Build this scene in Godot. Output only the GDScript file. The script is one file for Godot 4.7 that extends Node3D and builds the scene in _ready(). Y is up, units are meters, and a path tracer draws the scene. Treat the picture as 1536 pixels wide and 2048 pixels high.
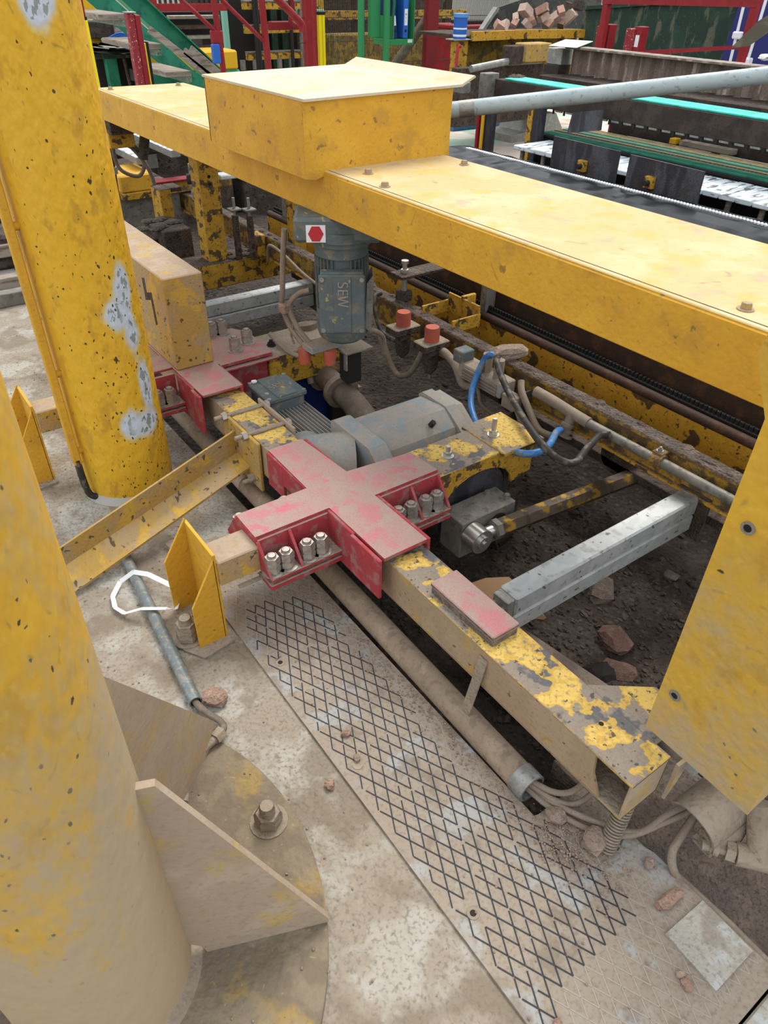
extends Node3D

# Shape collector: side faces go to surface a, upward faces (settled dust) to surface b when top is set.
class Shape:
	var a := SurfaceTool.new()
	var b := SurfaceTool.new()
	var na := 0
	var nb := 0
	var top := false

var M := {}
var X := Transform3D.IDENTITY
var org := Vector3.ZERO
var R := RandomNumberGenerator.new()
var names := {}
var nut_mesh := {}

func V(x: float, y: float, z: float) -> Vector3:
	return Vector3(x, y, z)

# ---------------------------------------------------------------- mesh helpers
func sh(top := false) -> Shape:
	var s := Shape.new()
	s.top = top
	s.a.begin(Mesh.PRIMITIVE_TRIANGLES)
	s.b.begin(Mesh.PRIMITIVE_TRIANGLES)
	return s

func tri(s: Shape, p: Array, n: Array, uv: Array = []) -> void:
	var q := [X * p[0], X * p[1], X * p[2]]
	var m := [(X.basis * n[0]).normalized(), (X.basis * n[1]).normalized(), (X.basis * n[2]).normalized()]
	var g: Vector3 = (q[1] - q[0]).cross(q[2] - q[0])
	if g.length_squared() < 1e-20:
		return
	var av: Vector3 = m[0] + m[1] + m[2]
	var order := [0, 1, 2]
	if g.dot(av) > 0.0:
		order = [0, 2, 1]
	var st := s.a
	if s.top and av.y > 2.1:
		st = s.b
		s.nb += 1
	else:
		s.na += 1
	for i in order:
		st.set_normal(m[i])
		if uv.size():
			st.set_uv(uv[i])
		st.add_vertex(q[i] - org)

func poly(s: Shape, p: Array, n: Vector3) -> void:
	for i in range(1, p.size() - 1):
		tri(s, [p[0], p[i], p[i + 1]], [n, n, n])

func box(s: Shape, lo: Vector3, hi: Vector3, bev := 0.002) -> void:
	var c := (lo + hi) / 2.0
	var h := ((hi - lo) / 2.0).abs()
	var b := minf(bev, minf(h.x, minf(h.y, h.z)) * 0.45)
	var cr := func(ax: int, sg: Vector3) -> Vector3:
		var v := h - Vector3(b, b, b)
		v[ax] = h[ax]
		return c + v * sg
	for ax in 3:
		var u := (ax + 1) % 3
		var w := (ax + 2) % 3
		for sg in [-1.0, 1.0]:
			var n := Vector3.ZERO
			n[ax] = sg
			var pts := []
			for k in [[1, 1], [1, -1], [-1, -1], [-1, 1]]:
				var g := Vector3.ZERO
				g[ax] = sg
				g[u] = k[0]
				g[w] = k[1]
				pts.append(cr.call(ax, g))
			poly(s, pts, n)
		for su in [-1.0, 1.0]:
			for sw in [-1.0, 1.0]:
				var pts := []
				for k in [[u, 1], [u, -1], [w, -1], [w, 1]]:
					var g := Vector3.ZERO
					g[u] = su
					g[w] = sw
					g[ax] = k[1]
					pts.append(cr.call(k[0], g))
				var n := Vector3.ZERO
				n[u] = su
				n[w] = sw
				poly(s, pts, n.normalized())
	for sx in [-1.0, 1.0]:
		for sy in [-1.0, 1.0]:
			for sz in [-1.0, 1.0]:
				var g := Vector3(sx, sy, sz)
				poly(s, [cr.call(0, g), cr.call(1, g), cr.call(2, g)], g.normalized())

# polygon in the frame's xy, extruded from z0 to z1
func prism(s: Shape, pts: Array, z0: float, z1: float) -> void:
	var pk := PackedVector2Array()
	for p in pts:
		pk.append(p)
	var area := 0.0
	for i in pk.size():
		area += pk[i].cross(pk[(i + 1) % pk.size()])
	if area < 0.0:
		pk.reverse()
	var ix := Geometry2D.triangulate_polygon(pk)
	for zz in [[z0, signf(z0 - z1)], [z1, signf(z1 - z0)]]:
		var n := V(0, 0, zz[1])
		for i in range(0, ix.size(), 3):
			var t := []
			for k in 3:
				var q := pk[ix[i + k]]
				t.append(V(q.x, q.y, zz[0]))
			tri(s, t, [n, n, n])
	for i in pk.size():
		var p := pk[i]
		var q := pk[(i + 1) % pk.size()]
		var d := q - p
		poly(s, [V(p.x, p.y, z0), V(q.x, q.y, z0), V(q.x, q.y, z1), V(p.x, p.y, z1)], V(d.y, -d.x, 0).normalized())

# frames that turn prism's xy: plan = (x, z) extruded along y; side = (z, y) extruded along x
func in_plan() -> void:
	X = Transform3D(Basis(V(1, 0, 0), V(0, 0, 1), V(0, 1, 0)), Vector3.ZERO)
func in_side() -> void:
	X = Transform3D(Basis(V(0, 0, 1), V(0, 1, 0), V(1, 0, 0)), Vector3.ZERO)
func flat() -> void:
	X = Transform3D.IDENTITY

func tube(s: Shape, pts: Array, rr, n := 12, facet := false, cap := true) -> void:
	var m := pts.size()
	var up := V(0, 1, 0)
	var t0: Vector3 = (pts[1] - pts[0]).normalized()
	if absf(t0.dot(up)) > 0.9:
		up = V(1, 0, 0)
	var u := t0.cross(up).normalized()
	var rings := []
	var dirs := []
	for i in m:
		var t: Vector3 = (pts[mini(i + 1, m - 1)] - pts[maxi(i - 1, 0)]).normalized()
		u = (u - t * u.dot(t)).normalized()
		var w := t.cross(u)
		var ring := []
		var dd := []
		var r: float = rr[i] if rr is Array else rr
		for k in n:
			var a := TAU * k / n
			var d := u * cos(a) + w * sin(a)
			dd.append(d)
			ring.append(pts[i] + d * r)
		rings.append(ring)
		dirs.append(dd)
	for i in m - 1:
		for k in n:
			var l := (k + 1) % n
			var p := [rings[i][k], rings[i][l], rings[i + 1][l], rings[i + 1][k]]
			var d := [dirs[i][k], dirs[i][l], dirs[i + 1][l], dirs[i + 1][k]]
			if facet:
				var f: Vector3 = (d[0] + d[1]).normalized()
				d = [f, f, f, f]
			tri(s, [p[0], p[1], p[2]], [d[0], d[1], d[2]])
			tri(s, [p[0], p[2], p[3]], [d[0], d[2], d[3]])
	if cap:
		var t1: Vector3 = (pts[m - 1] - pts[m - 2]).normalized()
		poly(s, rings[0], -t0)
		poly(s, rings[m - 1], t1)

func rod(s: Shape, a: Vector3, b: Vector3, r: float, n := 12, facet := false) -> void:
	tube(s, [a, b], r, n, facet)

# ring with a hole: hollow pipe along a-b
func hollow(s: Shape, a: Vector3, b: Vector3, r1: float, r0: float, n := 20) -> void:
	tube(s, [a, b], r1, n, false, false)
	var t := (b - a).normalized()
	var up := V(0, 1, 0) if absf(t.y) < 0.9 else V(1, 0, 0)
	var u := t.cross(up).normalized()
	var w := t.cross(u)
	for k in n:
		var d0 := u * cos(TAU * k / n) + w * sin(TAU * k / n)
		var d1 := u * cos(TAU * (k + 1) / n) + w * sin(TAU * (k + 1) / n)
		poly(s, [a + d0 * r1, a + d1 * r1, a + d1 * r0, a + d0 * r0], -t)
		poly(s, [b + d0 * r1, b + d1 * r1, b + d1 * r0, b + d0 * r0], t)
		tri(s, [a + d0 * r0, a + d1 * r0, b + d1 * r0], [-d0, -d1, -d1])
		tri(s, [a + d0 * r0, b + d1 * r0, b + d0 * r0], [-d0, -d1, -d0])

# profile of (radius, y) turned about the frame's y axis
func lathe(s: Shape, prof: Array, n := 32, with_uv := false) -> void:
	for i in prof.size() - 1:
		var p: Vector2 = prof[i]
		var q: Vector2 = prof[i + 1]
		var d := q - p
		var nn := Vector2(d.y, -d.x).normalized()
		for k in n:
			var a := TAU * k / n
			var b := TAU * (k + 1) / n
			var ua := V(sin(a), 0, cos(a))
			var ub := V(sin(b), 0, cos(b))
			var pts := [ua * p.x + V(0, p.y, 0), ub * p.x + V(0, p.y, 0), ub * q.x + V(0, q.y, 0), ua * q.x + V(0, q.y, 0)]
			var na := ua * nn.x + V(0, nn.y, 0)
			var nb := ub * nn.x + V(0, nn.y, 0)
			var uv := [Vector2(a / TAU, 1.0 - p.y / 2.0), Vector2(b / TAU, 1.0 - p.y / 2.0), Vector2(b / TAU, 1.0 - q.y / 2.0), Vector2(a / TAU, 1.0 - q.y / 2.0)]
			tri(s, [pts[0], pts[1], pts[2]], [na, nb, nb], [uv[0], uv[1], uv[2]] if with_uv else [])
			tri(s, [pts[0], pts[2], pts[3]], [na, nb, na], [uv[0], uv[2], uv[3]] if with_uv else [])

# broken stone: a ball with flat, uneven faces
func rock(s: Shape, c: Vector3, r: Vector3, seed_: int, n := 8, turn := 0.0, blocky := 0.0) -> void:
	var g := RandomNumberGenerator.new()
	g.seed = seed_
	var keep := X
	X = X * Transform3D(Basis(V(0, 1, 0), turn), c)
	var rows := n / 2 + 1
	var P := []
	for i in rows + 1:
		var row := []
		var th := PI * i / rows
		for k in n:
			var ph := TAU * (k + 0.5 * (i % 2)) / n
			var d := V(sin(th) * cos(ph), cos(th), sin(th) * sin(ph))
			if blocky > 0.0:
				var mx := maxf(absf(d.x), maxf(absf(d.y), absf(d.z)))
				d = d.lerp(d / mx, blocky)
			row.append(d * r * g.randf_range(0.82, 1.1))
		if i == 0 or i == rows:
			for k in n:
				row[k] = row[0]
		P.append(row)
	for i in rows:
		for k in n:
			var l := (k + 1) % n
			for t in [[P[i][k], P[i][l], P[i + 1][l]], [P[i][k], P[i + 1][l], P[i + 1][k]]]:
				var nn: Vector3 = (t[1] - t[0]).cross(t[2] - t[0])
				if nn.length_squared() < 1e-16:
					continue
				nn = nn.normalized()
				if nn.dot(t[0] + t[1] + t[2]) < 0.0:
					nn = -nn
				tri(s, t, [nn, nn, nn])
	X = keep

func curve(p: Array, per := 6) -> Array:
	var out := []
	for i in p.size() - 1:
		var a: Vector3 = p[maxi(i - 1, 0)]
		var b: Vector3 = p[i]
		var c: Vector3 = p[i + 1]
		var d: Vector3 = p[mini(i + 2, p.size() - 1)]
		for k in per:
			out.append(b.cubic_interpolate(c, a, d, float(k) / per))
	out.append(p[p.size() - 1])
	return out

# ---------------------------------------------------------------- scene tree helpers
func numbered(called: String) -> String:
	var k: int = names.get(called, 0)
	names[called] = k + 1
	return called if k == 0 else "%s_%03d" % [called, k]

func fin(s: Shape, called: String, m: String, parent: Node3D = null, mt := "") -> MeshInstance3D:
	var me := ArrayMesh.new()
	if s.na > 0:
		s.a.commit(me)
	if s.nb > 0:
		s.b.commit(me)
	var i := 0
	if s.na > 0:
		me.surface_set_material(i, M[m])
		i += 1
	if s.nb > 0:
		me.surface_set_material(i, M[mt if mt else m])
	var o := MeshInstance3D.new()
	o.mesh = me
	o.name = called
	if parent == null:
		o.name = numbered(called)
		o.position = org
		add_child(o)
	else:
		parent.add_child(o, true)
	return o

func tag(o: Node3D, label: String, category: String, group := "") -> Node3D:
	o.set_meta("label", label)
	o.set_meta("category", category)
	if group:
		o.set_meta("group", group)
	return o

func thing(called: String, at: Vector3, label: String, category: String, group := "") -> Node3D:
	var o := Node3D.new()
	o.name = numbered(called)
	o.position = at
	org = at
	add_child(o)
	return tag(o, label, category, group)

func struct(o: Node3D) -> Node3D:
	o.set_meta("kind", "structure")
	return o

# a thing that is one mesh: at = its base
func single(at: Vector3, s_: Callable, called: String, m: String, label: String, category: String, group := "", mt := "") -> MeshInstance3D:
	org = at
	var s := sh(mt != "")
	s_.call(s)
	var o := fin(s, called, m, null, mt)
	tag(o, label, category, group)
	org = Vector3.ZERO
	return o

func dup(o: Node3D, by: Vector3, label := "") -> Node3D:
	var base := String(o.name).rstrip("0123456789").trim_suffix("_")
	var r: Node3D = o.duplicate()
	r.name = numbered(base)
	add_child(r)
	r.position = o.position + by
	if label:
		r.set_meta("label", label)
	return r

# ---------------------------------------------------------------- textures
var noises := {}

func noise(size: int, kind: int, cycles: float, _seed: int, st := Vector2(1, 1)) -> PackedByteArray:
	var key := "%d %d %s %s" % [size, kind, cycles, st]
	if noises.has(key):
		return noises[key]
	var f := FastNoiseLite.new()
	f.seed = int(cycles) + kind * 17
	f.frequency = cycles / size
	f.noise_type = FastNoiseLite.TYPE_SIMPLEX_SMOOTH
	f.fractal_type = FastNoiseLite.FRACTAL_FBM
	f.fractal_octaves = 5 if cycles < 20 else 3
	f.fractal_gain = 0.55
	if kind == 1 or kind == 3:
		f.noise_type = FastNoiseLite.TYPE_CELLULAR
		f.cellular_return_type = FastNoiseLite.RETURN_DISTANCE if kind == 1 else FastNoiseLite.RETURN_CELL_VALUE
		f.fractal_type = FastNoiseLite.FRACTAL_NONE
	elif kind == 2:
		f.fractal_type = FastNoiseLite.FRACTAL_RIDGED
		f.fractal_octaves = 3
	var im := f.get_seamless_image(int(size * st.x), int(size * st.y), false, false, 0.15)
	if st != Vector2(1, 1):
		im.resize(size, size, Image.INTERPOLATE_BILINEAR)
	im.convert(Image.FORMAT_L8)
	noises[key] = im.get_data()
	return noises[key]

func blend(px: PackedByteArray, size: int, seed_: int, l: Array) -> PackedByteArray:
	var d := noise(size, l[0], l[1], seed_, l[6] if l.size() > 6 else Vector2(1, 1))
	# every material reads the shared noise from a place of its own
	var shift := (seed_ * 7919 + int(l[1] * 613)) % (size * size)
	d = d.slice(shift) + d.slice(0, shift)
	var lut := PackedInt32Array()
	lut.resize(256)
	for v in 256:
		lut[v] = int(256.0 * l[5] * smoothstep(l[2], l[3], v / 255.0)) if l[2] < l[3] else int(256.0 * l[5] * (1.0 - smoothstep(l[3], l[2], v / 255.0)))
	var co: Color = l[4]
	var cr := co.r8
	var cg := co.g8
	var cb := co.b8
	var j := 0
	for i in size * size:
		var w := lut[d[i]]
		if w > 0:
			var r := px[j]
			px[j] = r + (((cr - r) * w) >> 8)
			r = px[j + 1]
			px[j + 1] = r + (((cg - r) * w) >> 8)
			r = px[j + 2]
			px[j + 2] = r + (((cb - r) * w) >> 8)
		j += 3
	return px

# layers: [kind, cycles, lo, hi, colour, amount, stretch?]; broad layers are laid at half size first
func paint(size: int, seed_: int, base: Color, layers: Array) -> PackedByteArray:
	var half := size / 2
	var im := Image.create_empty(half, half, false, Image.FORMAT_RGB8)
	im.fill(base)
	var px := im.get_data()
	for l in layers:
		if l[1] < 8.5 and l[0] != 2 and not (absf(l[3] - l[2]) < 0.07):
			px = blend(px, half, seed_, l)
	im = Image.create_from_data(half, half, false, Image.FORMAT_RGB8, px)
	im.resize(size, size, Image.INTERPOLATE_BILINEAR)
	px = im.get_data()
	for l in layers:
		if not (l[1] < 8.5 and l[0] != 2 and not (absf(l[3] - l[2]) < 0.07)):
			px = blend(px, size, seed_, l)
	return px

func as_tex(px: PackedByteArray, size: int) -> ImageTexture:
	return ImageTexture.create_from_image(Image.create_from_data(size, size, false, Image.FORMAT_RGB8, px))

func mat(key: String, color, rough := 0.8, metal := 0.0, scale := 1.0, bump := "", bump_k := 1.0) -> StandardMaterial3D:
	var m := StandardMaterial3D.new()
	m.resource_name = key
	if color is Color:
		m.albedo_color = color
	else:
		m.albedo_texture = color
	m.roughness = rough
	m.metallic = metal
	m.metallic_specular = 0.4
	m.uv1_triplanar = true
	m.uv1_world_triplanar = true
	m.uv1_triplanar_sharpness = 4.0
	m.uv1_scale = Vector3.ONE * scale
	if bump:
		m.normal_enabled = true
		m.normal_texture = M[bump]
		m.normal_scale = bump_k
	M[key] = m
	return m

func normal_tex(cycles: float, strength: float, seed_: int, kind := 0) -> ImageTexture:
	var size := 512
	var d := noise(size, kind, cycles, seed_)
	var im := Image.create_from_data(size, size, false, Image.FORMAT_L8, d)
	im.convert(Image.FORMAT_RGBA8)
	im.bump_map_to_normal_map(strength)
	return ImageTexture.create_from_image(im)

func lay(size: int, seed_: int, base: String, layers: Array) -> ImageTexture:
	for l in layers:
		l[4] = Color(l[4])
	return as_tex(paint(size, seed_, Color(base), layers), size)

# paint worn off a column: dark chips, and pale primer patches at (angle in degrees, height, size)
func column_tex(seed_: int, base: String, chips: int, patches: Array, dust_lo: float, dust_hi: float, lean := 0.12) -> ImageTexture:
	var n := 1024
	var px := paint(n, seed_, Color(base), [[0, 5.0, 0.4, 0.8, Color("d9ab33"), 0.7], [0, 9.0, 0.62, 0.8, Color("ad8430"), 0.5], [0, 60.0, 0.6, 0.9, Color("dcb652"), 0.35], [2, 9.0, 0.86, 0.97, Color("8d7a3a"), 0.5]])
	var g := RandomNumberGenerator.new()
	g.seed = seed_
	var blob := noise(n, 0, 40.0, seed_ + 5)
	var cloud := noise(n, 0, 6.0, seed_ + 6)
	for p in patches:
		var u := int(fposmod(p[0], 360.0) / 360.0 * n)
		var v := int((1.0 - p[1] / 2.0) * n)
		var rx := int(p[2] / 1.04 * n)
		var ry := int(p[3] / 2.0 * n)
		for y in range(-2 * ry, 2 * ry):
			for x in range(-2 * rx, 2 * rx):
				var q := ((v + y + n) % n) * n + (u + x + n) % n
				var e := Vector2(float(x) / rx, float(y) / ry).length() + (cloud[q] - 128) / 200.0
				var w := clampf((1.5 - e) * 1.6, 0.0, 1.0)
				if w <= 0.0:
					continue
				var to := Color("c2cbd8")
				if e < 0.8 and blob[q] > 118 + 40 * e:
					to = Color("8b9591")
				for k in 3:
					px[q * 3 + k] = int(lerpf(px[q * 3 + k], [to.r8, to.g8, to.b8][k], w))
	for i in chips:
		var u := g.randi_range(0, n - 1)
		var v := int(n * (0.18 + 0.82 * sqrt(g.randf())))
		if g.randf() < 0.45:
			u = int(n * g.randf_range(0.92, 1.14)) % n
		var rx := g.randf_range(1.0, 3.4)
		var ry := g.randf_range(0.8, 2.6)
		var sk := g.randf_range(-0.8, 0.8)
		for y in range(-8, 9):
			for x in range(-9, 10):
				var q := ((v + y + n) % n) * n + (u + x + n) % n
				if Vector2((x - sk * y) / rx, y / ry).length() + (blob[q] - 128) / 160.0 < 1.0:
					px[q * 3] = 66
					px[q * 3 + 1] = 62
					px[q * 3 + 2] = 46
	if dust_hi > 0.0:
		for v in n:
			var y := 2.0 * (1.0 - float(v) / n)
			for u in n:
				var q := v * n + u
				var an := 360.0 * u / n
				if an > 180.0:
					an -= 360.0
				var w := clampf((dust_hi + lean * an / 60.0 - y + (cloud[q] - 128) / 380.0 + (blob[q] - 128) / 700.0) / (dust_hi - dust_lo), 0.0, 0.92)
				if w > 0.0:
					px[q * 3] = int(lerpf(px[q * 3], 172, w))
					px[q * 3 + 1] = int(lerpf(px[q * 3 + 1], 155, w))
					px[q * 3 + 2] = int(lerpf(px[q * 3 + 2], 132, w))
	return as_tex(px, n)

func materials() -> void:
	M["n_fine"] = normal_tex(60.0, 3.0, 3)
	M["n_paint"] = normal_tex(26.0, 4.0, 4)
	M["n_dirt"] = normal_tex(34.0, 14.0, 5)
	M["n_gravel"] = normal_tex(40.0, 12.0, 6, 1)
	var dust := "a8927e"
	# worn yellow paint on upright faces
	mat("yellow", lay(1024, 11, "cb9a2e", [[0, 4.0, 0.4, 0.8, "d6a636", 0.8], [0, 7.0, 0.6, 0.85, "ab843c", 0.5], [0, 50.0, 0.6, 0.85, "b08a36", 0.35], [0, 16.0, 0.82, 0.86, "6e5c38", 0.6], [2, 6.0, 0.9, 0.98, "7e6a3c", 0.5]]), 0.6, 0.0, 0.8, "n_fine", 0.2)
	mat("yellow_top", lay(640, 12, "c4ac7c", [[0, 3.0, 0.4, 0.75, "ccb78e", 0.9], [0, 6.0, 0.55, 0.8, "cba758", 0.6], [0, 8.0, 0.72, 0.86, "a89a8c", 0.6], [0, 40.0, 0.6, 0.85, "bd9e62", 0.35], [2, 4.0, 0.88, 0.97, "8a7a66", 0.5]]), 0.75, 0.0, 0.7, "n_fine", 0.2)
	mat("cream_top", lay(384, 13, "c8bda3", [[0, 3.0, 0.4, 0.75, "cfc5ae", 0.9], [0, 5.0, 0.62, 0.8, "cbb684", 0.6], [0, 30.0, 0.6, 0.85, "bdb096", 0.35]]), 0.8, 0.0, 0.7, "n_fine", 0.2)
	mat("yellow_side", lay(640, 14, "b08f4c", [[0, 3.0, 0.35, 0.7, "a58f72", 0.8], [0, 7.0, 0.56, 0.75, "c7a040", 0.85], [0, 40.0, 0.6, 0.85, "937b58", 0.5], [0, 20.0, 0.76, 0.8, "4a4234", 0.8]]), 0.8, 0.0, 1.1, "n_fine", 0.3)
	mat("beam_side", lay(1024, 114, "a08a6f", [[0, 3.0, 0.45, 0.75, "aa957a", 0.8], [0, 6.0, 0.62, 0.8, "b5944c", 0.8], [0, 40.0, 0.6, 0.85, "8a7660", 0.5], [0, 20.0, 0.8, 0.84, "5a4c40", 0.7]]), 0.85, 0.0, 1.1, "n_fine", 0.2)
	mat("band_yellow", lay(512, 133, "c1922a", [[0, 5.0, 0.4, 0.7, "cc9d34", 0.8], [0, 3.0, 0.66, 0.7, "4a3b2c", 0.9], [0, 24.0, 0.74, 0.78, "4a3b2c", 0.9], [0, 30.0, 0.6, 0.85, "8a6a2c", 0.5]]), 0.6, 0.0, 1.2, "n_fine", 0.3)
	var bt := mat("beam_top", lay(1024, 15, "8e8375", [[0, 3.2, 0.55, 0.59, "cfa94e", 0.9], [0, 3.2, 0.62, 0.68, "dcbc66", 0.75], [0, 4.0, 0.38, 0.30, "5c5d60", 0.85], [0, 40.0, 0.52, 0.85, "83756a", 0.6], [0, 24.0, 0.76, 0.8, "4b463e", 0.8]]), 0.85, 0.0, 1.4, "n_dirt", 0.25)
	mat("dust", lay(384, 16, "928675", [[0, 4.0, 0.4, 0.8, "a19484", 0.8], [0, 30.0, 0.55, 0.85, "7d7162", 0.5], [0, 18.0, 0.78, 0.84, "665c50", 0.6]]), 0.95, 0.0, 1.6, "n_dirt", 0.2)
	mat("dust_or_shade_yellow", lay(384, 17, "a3917d", [[0, 3.0, 0.45, 0.75, "b1a08b", 0.7], [0, 5.0, 0.62, 0.8, "b89a54", 0.6], [0, 30.0, 0.55, 0.85, "8c7f6e", 0.4]]), 0.95, 0.0, 1.4, "n_fine", 0.15)
	mat("flange", lay(896, 18, "766b5b", [[0, 3.0, 0.6, 0.8, "a68a4c", 0.65], [0, 8.0, 0.4, 0.7, "8c806c", 0.6], [2, 8.0, 0.88, 0.97, "bda050", 0.5], [0, 50.0, 0.55, 0.85, "706554", 0.4]]), 0.92, 0.0, 1.2, "n_dirt", 0.12)
	mat("red", lay(384, 19, "a23a40", [[0, 4.0, 0.55, 0.8, "b84a50", 0.7], [0, 6.0, 0.48, 0.74, "97756e", 0.8], [0, 40.0, 0.6, 0.85, "80564f", 0.5], [0, 16.0, 0.8, 0.84, "542a28", 0.6]]), 0.75, 0.0, 2.0, "n_fine", 0.2)
	mat("red_top", lay(1024, 20, "a58880", [[0, 3.5, 0.52, 0.8, "b87478", 0.85], [0, 5.0, 0.52, 0.78, "a29084", 0.85], [0, 80.0, 0.45, 0.85, "93776f", 0.55], [0, 7.0, 0.74, 0.82, "c66272", 0.6]]), 0.95, 0.0, 1.8, "n_dirt", 0.15)
	mat("concrete", lay(1024, 21, "948a7b", [[0, 3.0, 0.48, 0.7, "acaaa2", 0.8], [0, 8.0, 0.52, 0.72, "a29e93", 0.7], [0, 4.0, 0.56, 0.8, "7c7060", 0.75], [0, 70.0, 0.5, 0.85, "766c5e", 0.6], [0, 36.0, 0.78, 0.84, "6c6155", 0.45]]), 0.95, 0.0, 0.9, "n_dirt", 0.2)
	mat("plate", lay(1024, 22, "968a7b", [[0, 4.0, 0.6, 0.74, "a0a5a6", 0.7], [0, 10.0, 0.55, 0.72, "9a9083", 0.7], [0, 6.0, 0.6, 0.8, "7a6e60", 0.6], [0, 70.0, 0.5, 0.85, "766c5e", 0.5]]), 0.9, 0.0, 1.0, "n_dirt", 0.12)
	mat("slab_pale", lay(384, 23, "a8a499", [[0, 4.0, 0.5, 0.75, "8f857a", 0.8], [0, 30.0, 0.55, 0.85, "80776b", 0.5], [0, 5.0, 0.6, 0.75, "b4b6b4", 0.8]]), 0.92, 0.0, 2.0, "n_dirt", 0.15)
	mat("wall", Color("a9a8a2"), 0.95)
	mat("pit", lay(768, 24, "403933", [[0, 6.0, 0.45, 0.8, "50463f", 0.8], [1, 50.0, 0.16, 0.04, "5c5049", 0.5], [0, 60.0, 0.55, 0.85, "28221f", 0.6], [3, 70.0, 0.88, 0.96, "6b5e55", 0.5]]), 1.0, 0.0, 1.0, "n_gravel", 0.6)
	mat("steel", lay(384, 25, "93948f", [[0, 5.0, 0.45, 0.75, "aaaca8", 0.7], [0, 20.0, 0.6, 0.8, "72706a", 0.6], [0, 6.0, 0.6, 0.8, "9c8f80", 0.6]]), 0.5, 0.55, 3.0, "n_fine", 0.2)
	mat("bright", Color("c4c4c0"), 0.3, 0.85, 3.0)
	mat("nut", lay(224, 26, "b3aea6", [[0, 6.0, 0.5, 0.75, "8f8376", 0.6], [0, 30.0, 0.6, 0.85, "d9d9d6", 0.6]]), 0.38, 0.6, 6.0, "n_fine", 0.2)
	mat("alu", lay(384, 27, "a9adad", [[0, 4.0, 0.45, 0.75, "bcbfbd", 0.7], [0, 8.0, 0.6, 0.8, "8f8c86", 0.6], [0, 12.6, 0.79, 0.84, "55524e", 0.8]]), 0.55, 0.3, 2.0, "n_fine", 0.15)
	mat("motor", lay(384, 28, "5b6768", [[0, 5.0, 0.5, 0.75, "6b7473", 0.7], [0, 7.0, 0.58, 0.76, "82796b", 0.8], [0, 9.0, 0.82, 0.88, "c0b06c", 0.8], [0, 40.0, 0.6, 0.85, "4c5656", 0.4]]), 0.65, 0.0, 1.8, "n_fine", 0.15)
	mat("motor_dust", lay(384, 29, "98928a", [[0, 4.0, 0.52, 0.72, "829096", 0.75], [0, 8.0, 0.55, 0.8, "a39a8c", 0.7], [0, 40.0, 0.6, 0.85, "7c756a", 0.45]]), 0.85, 0.0, 2.0, "n_fine", 0.2)
	mat("grime", lay(384, 30, "4a4039", [[0, 4.0, 0.45, 0.75, "5e5148", 0.8], [0, 9.0, 0.6, 0.8, "2b2522", 0.8], [0, 40.0, 0.6, 0.85, "75685c", 0.5]]), 0.9, 0.1, 2.0, "n_dirt", 0.5)
	mat("soot", lay(384, 31, "5b514a", [[0, 5.0, 0.45, 0.75, "74675c", 0.8], [0, 40.0, 0.5, 0.85, "3a332f", 0.7]]), 1.0, 0.0, 2.0, "n_gravel", 0.8)
	mat("rust", lay(224, 32, "3d2c22", [[0, 5.0, 0.5, 0.75, "573b28", 0.8], [0, 30.0, 0.6, 0.85, "241a15", 0.6]]), 0.7, 0.2, 2.0, "n_fine", 0.3)
	mat("worn_yellow", lay(384, 33, "b98e2c", [[0, 5.0, 0.4, 0.7, "c69b34", 0.8], [0, 4.0, 0.64, 0.7, "453a2e", 0.9], [0, 9.0, 0.62, 0.8, "8a6c30", 0.7], [0, 30.0, 0.6, 0.85, "8a6a2c", 0.5], [0, 16.0, 0.76, 0.8, "3a2f22", 0.8]]), 0.7, 0.0, 2.6, "n_fine", 0.3)
	mat("rail_dust", lay(384, 34, "7d6647", [[0, 4.0, 0.5, 0.6, "b98f35", 0.75], [0, 7.0, 0.55, 0.75, "5f4f42", 0.8], [0, 40.0, 0.55, 0.85, "4b4038", 0.5]]), 0.9, 0.0, 2.2, "n_dirt", 0.4)
	var rb := mat("rubber", lay(224, 35, "15171a", [[0, 3.0, 0.5, 0.8, "1c2023", 0.8], [0, 6.0, 0.6, 0.8, "0c0d0f", 0.8]]), 0.2, 0.0, 1.0)
	mat("dark_plate", lay(224, 36, "3b3b40", [[0, 3.0, 0.5, 0.7, "5d5f68", 0.8, Vector2(1, 0.12)], [0, 6.0, 0.5, 0.8, "4a4440", 0.8], [0, 40.0, 0.6, 0.85, "2a282a", 0.5]]), 0.6, 0.3, 1.6, "n_fine", 0.3)
	mat("slat", lay(224, 37, "c9d4d8", [[0, 4.0, 0.5, 0.7, "e4eaec", 0.8], [0, 12.0, 0.64, 0.72, "4a4c50", 0.85, Vector2(0.2, 1)]]), 0.7, 0.0, 2.0)
	mat("turquoise", lay(224, 38, "35c9b0", [[0, 3.0, 0.5, 0.7, "63e0cc", 0.7], [0, 5.0, 0.6, 0.8, "1fa892", 0.7]]), 0.55, 0.0, 1.2)
	mat("ribbed", lay(224, 39, "7d6c62", [[0, 4.0, 0.45, 0.75, "8d7b70", 0.8], [0, 8.0, 0.55, 0.72, "c0b2a8", 0.75, Vector2(1, 0.12)], [0, 40.0, 0.6, 0.85, "4a3d38", 0.5]]), 0.8, 0.0, 1.4, "n_fine", 0.3)
	mat("brown_beam", lay(224, 40, "3a312d", [[0, 4.0, 0.45, 0.75, "4d413a", 0.8], [0, 30.0, 0.6, 0.85, "2a2320", 0.6]]), 0.75, 0.1, 1.4, "n_fine", 0.3)
	mat("green", lay(224, 41, "24785e", [[0, 4.0, 0.45, 0.75, "2f8a6c", 0.7], [0, 7.0, 0.62, 0.8, "1c5c4c", 0.7], [0, 60.0, 0.7, 0.85, "6c9a86", 0.5]]), 0.55, 0.0, 1.0)
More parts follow.
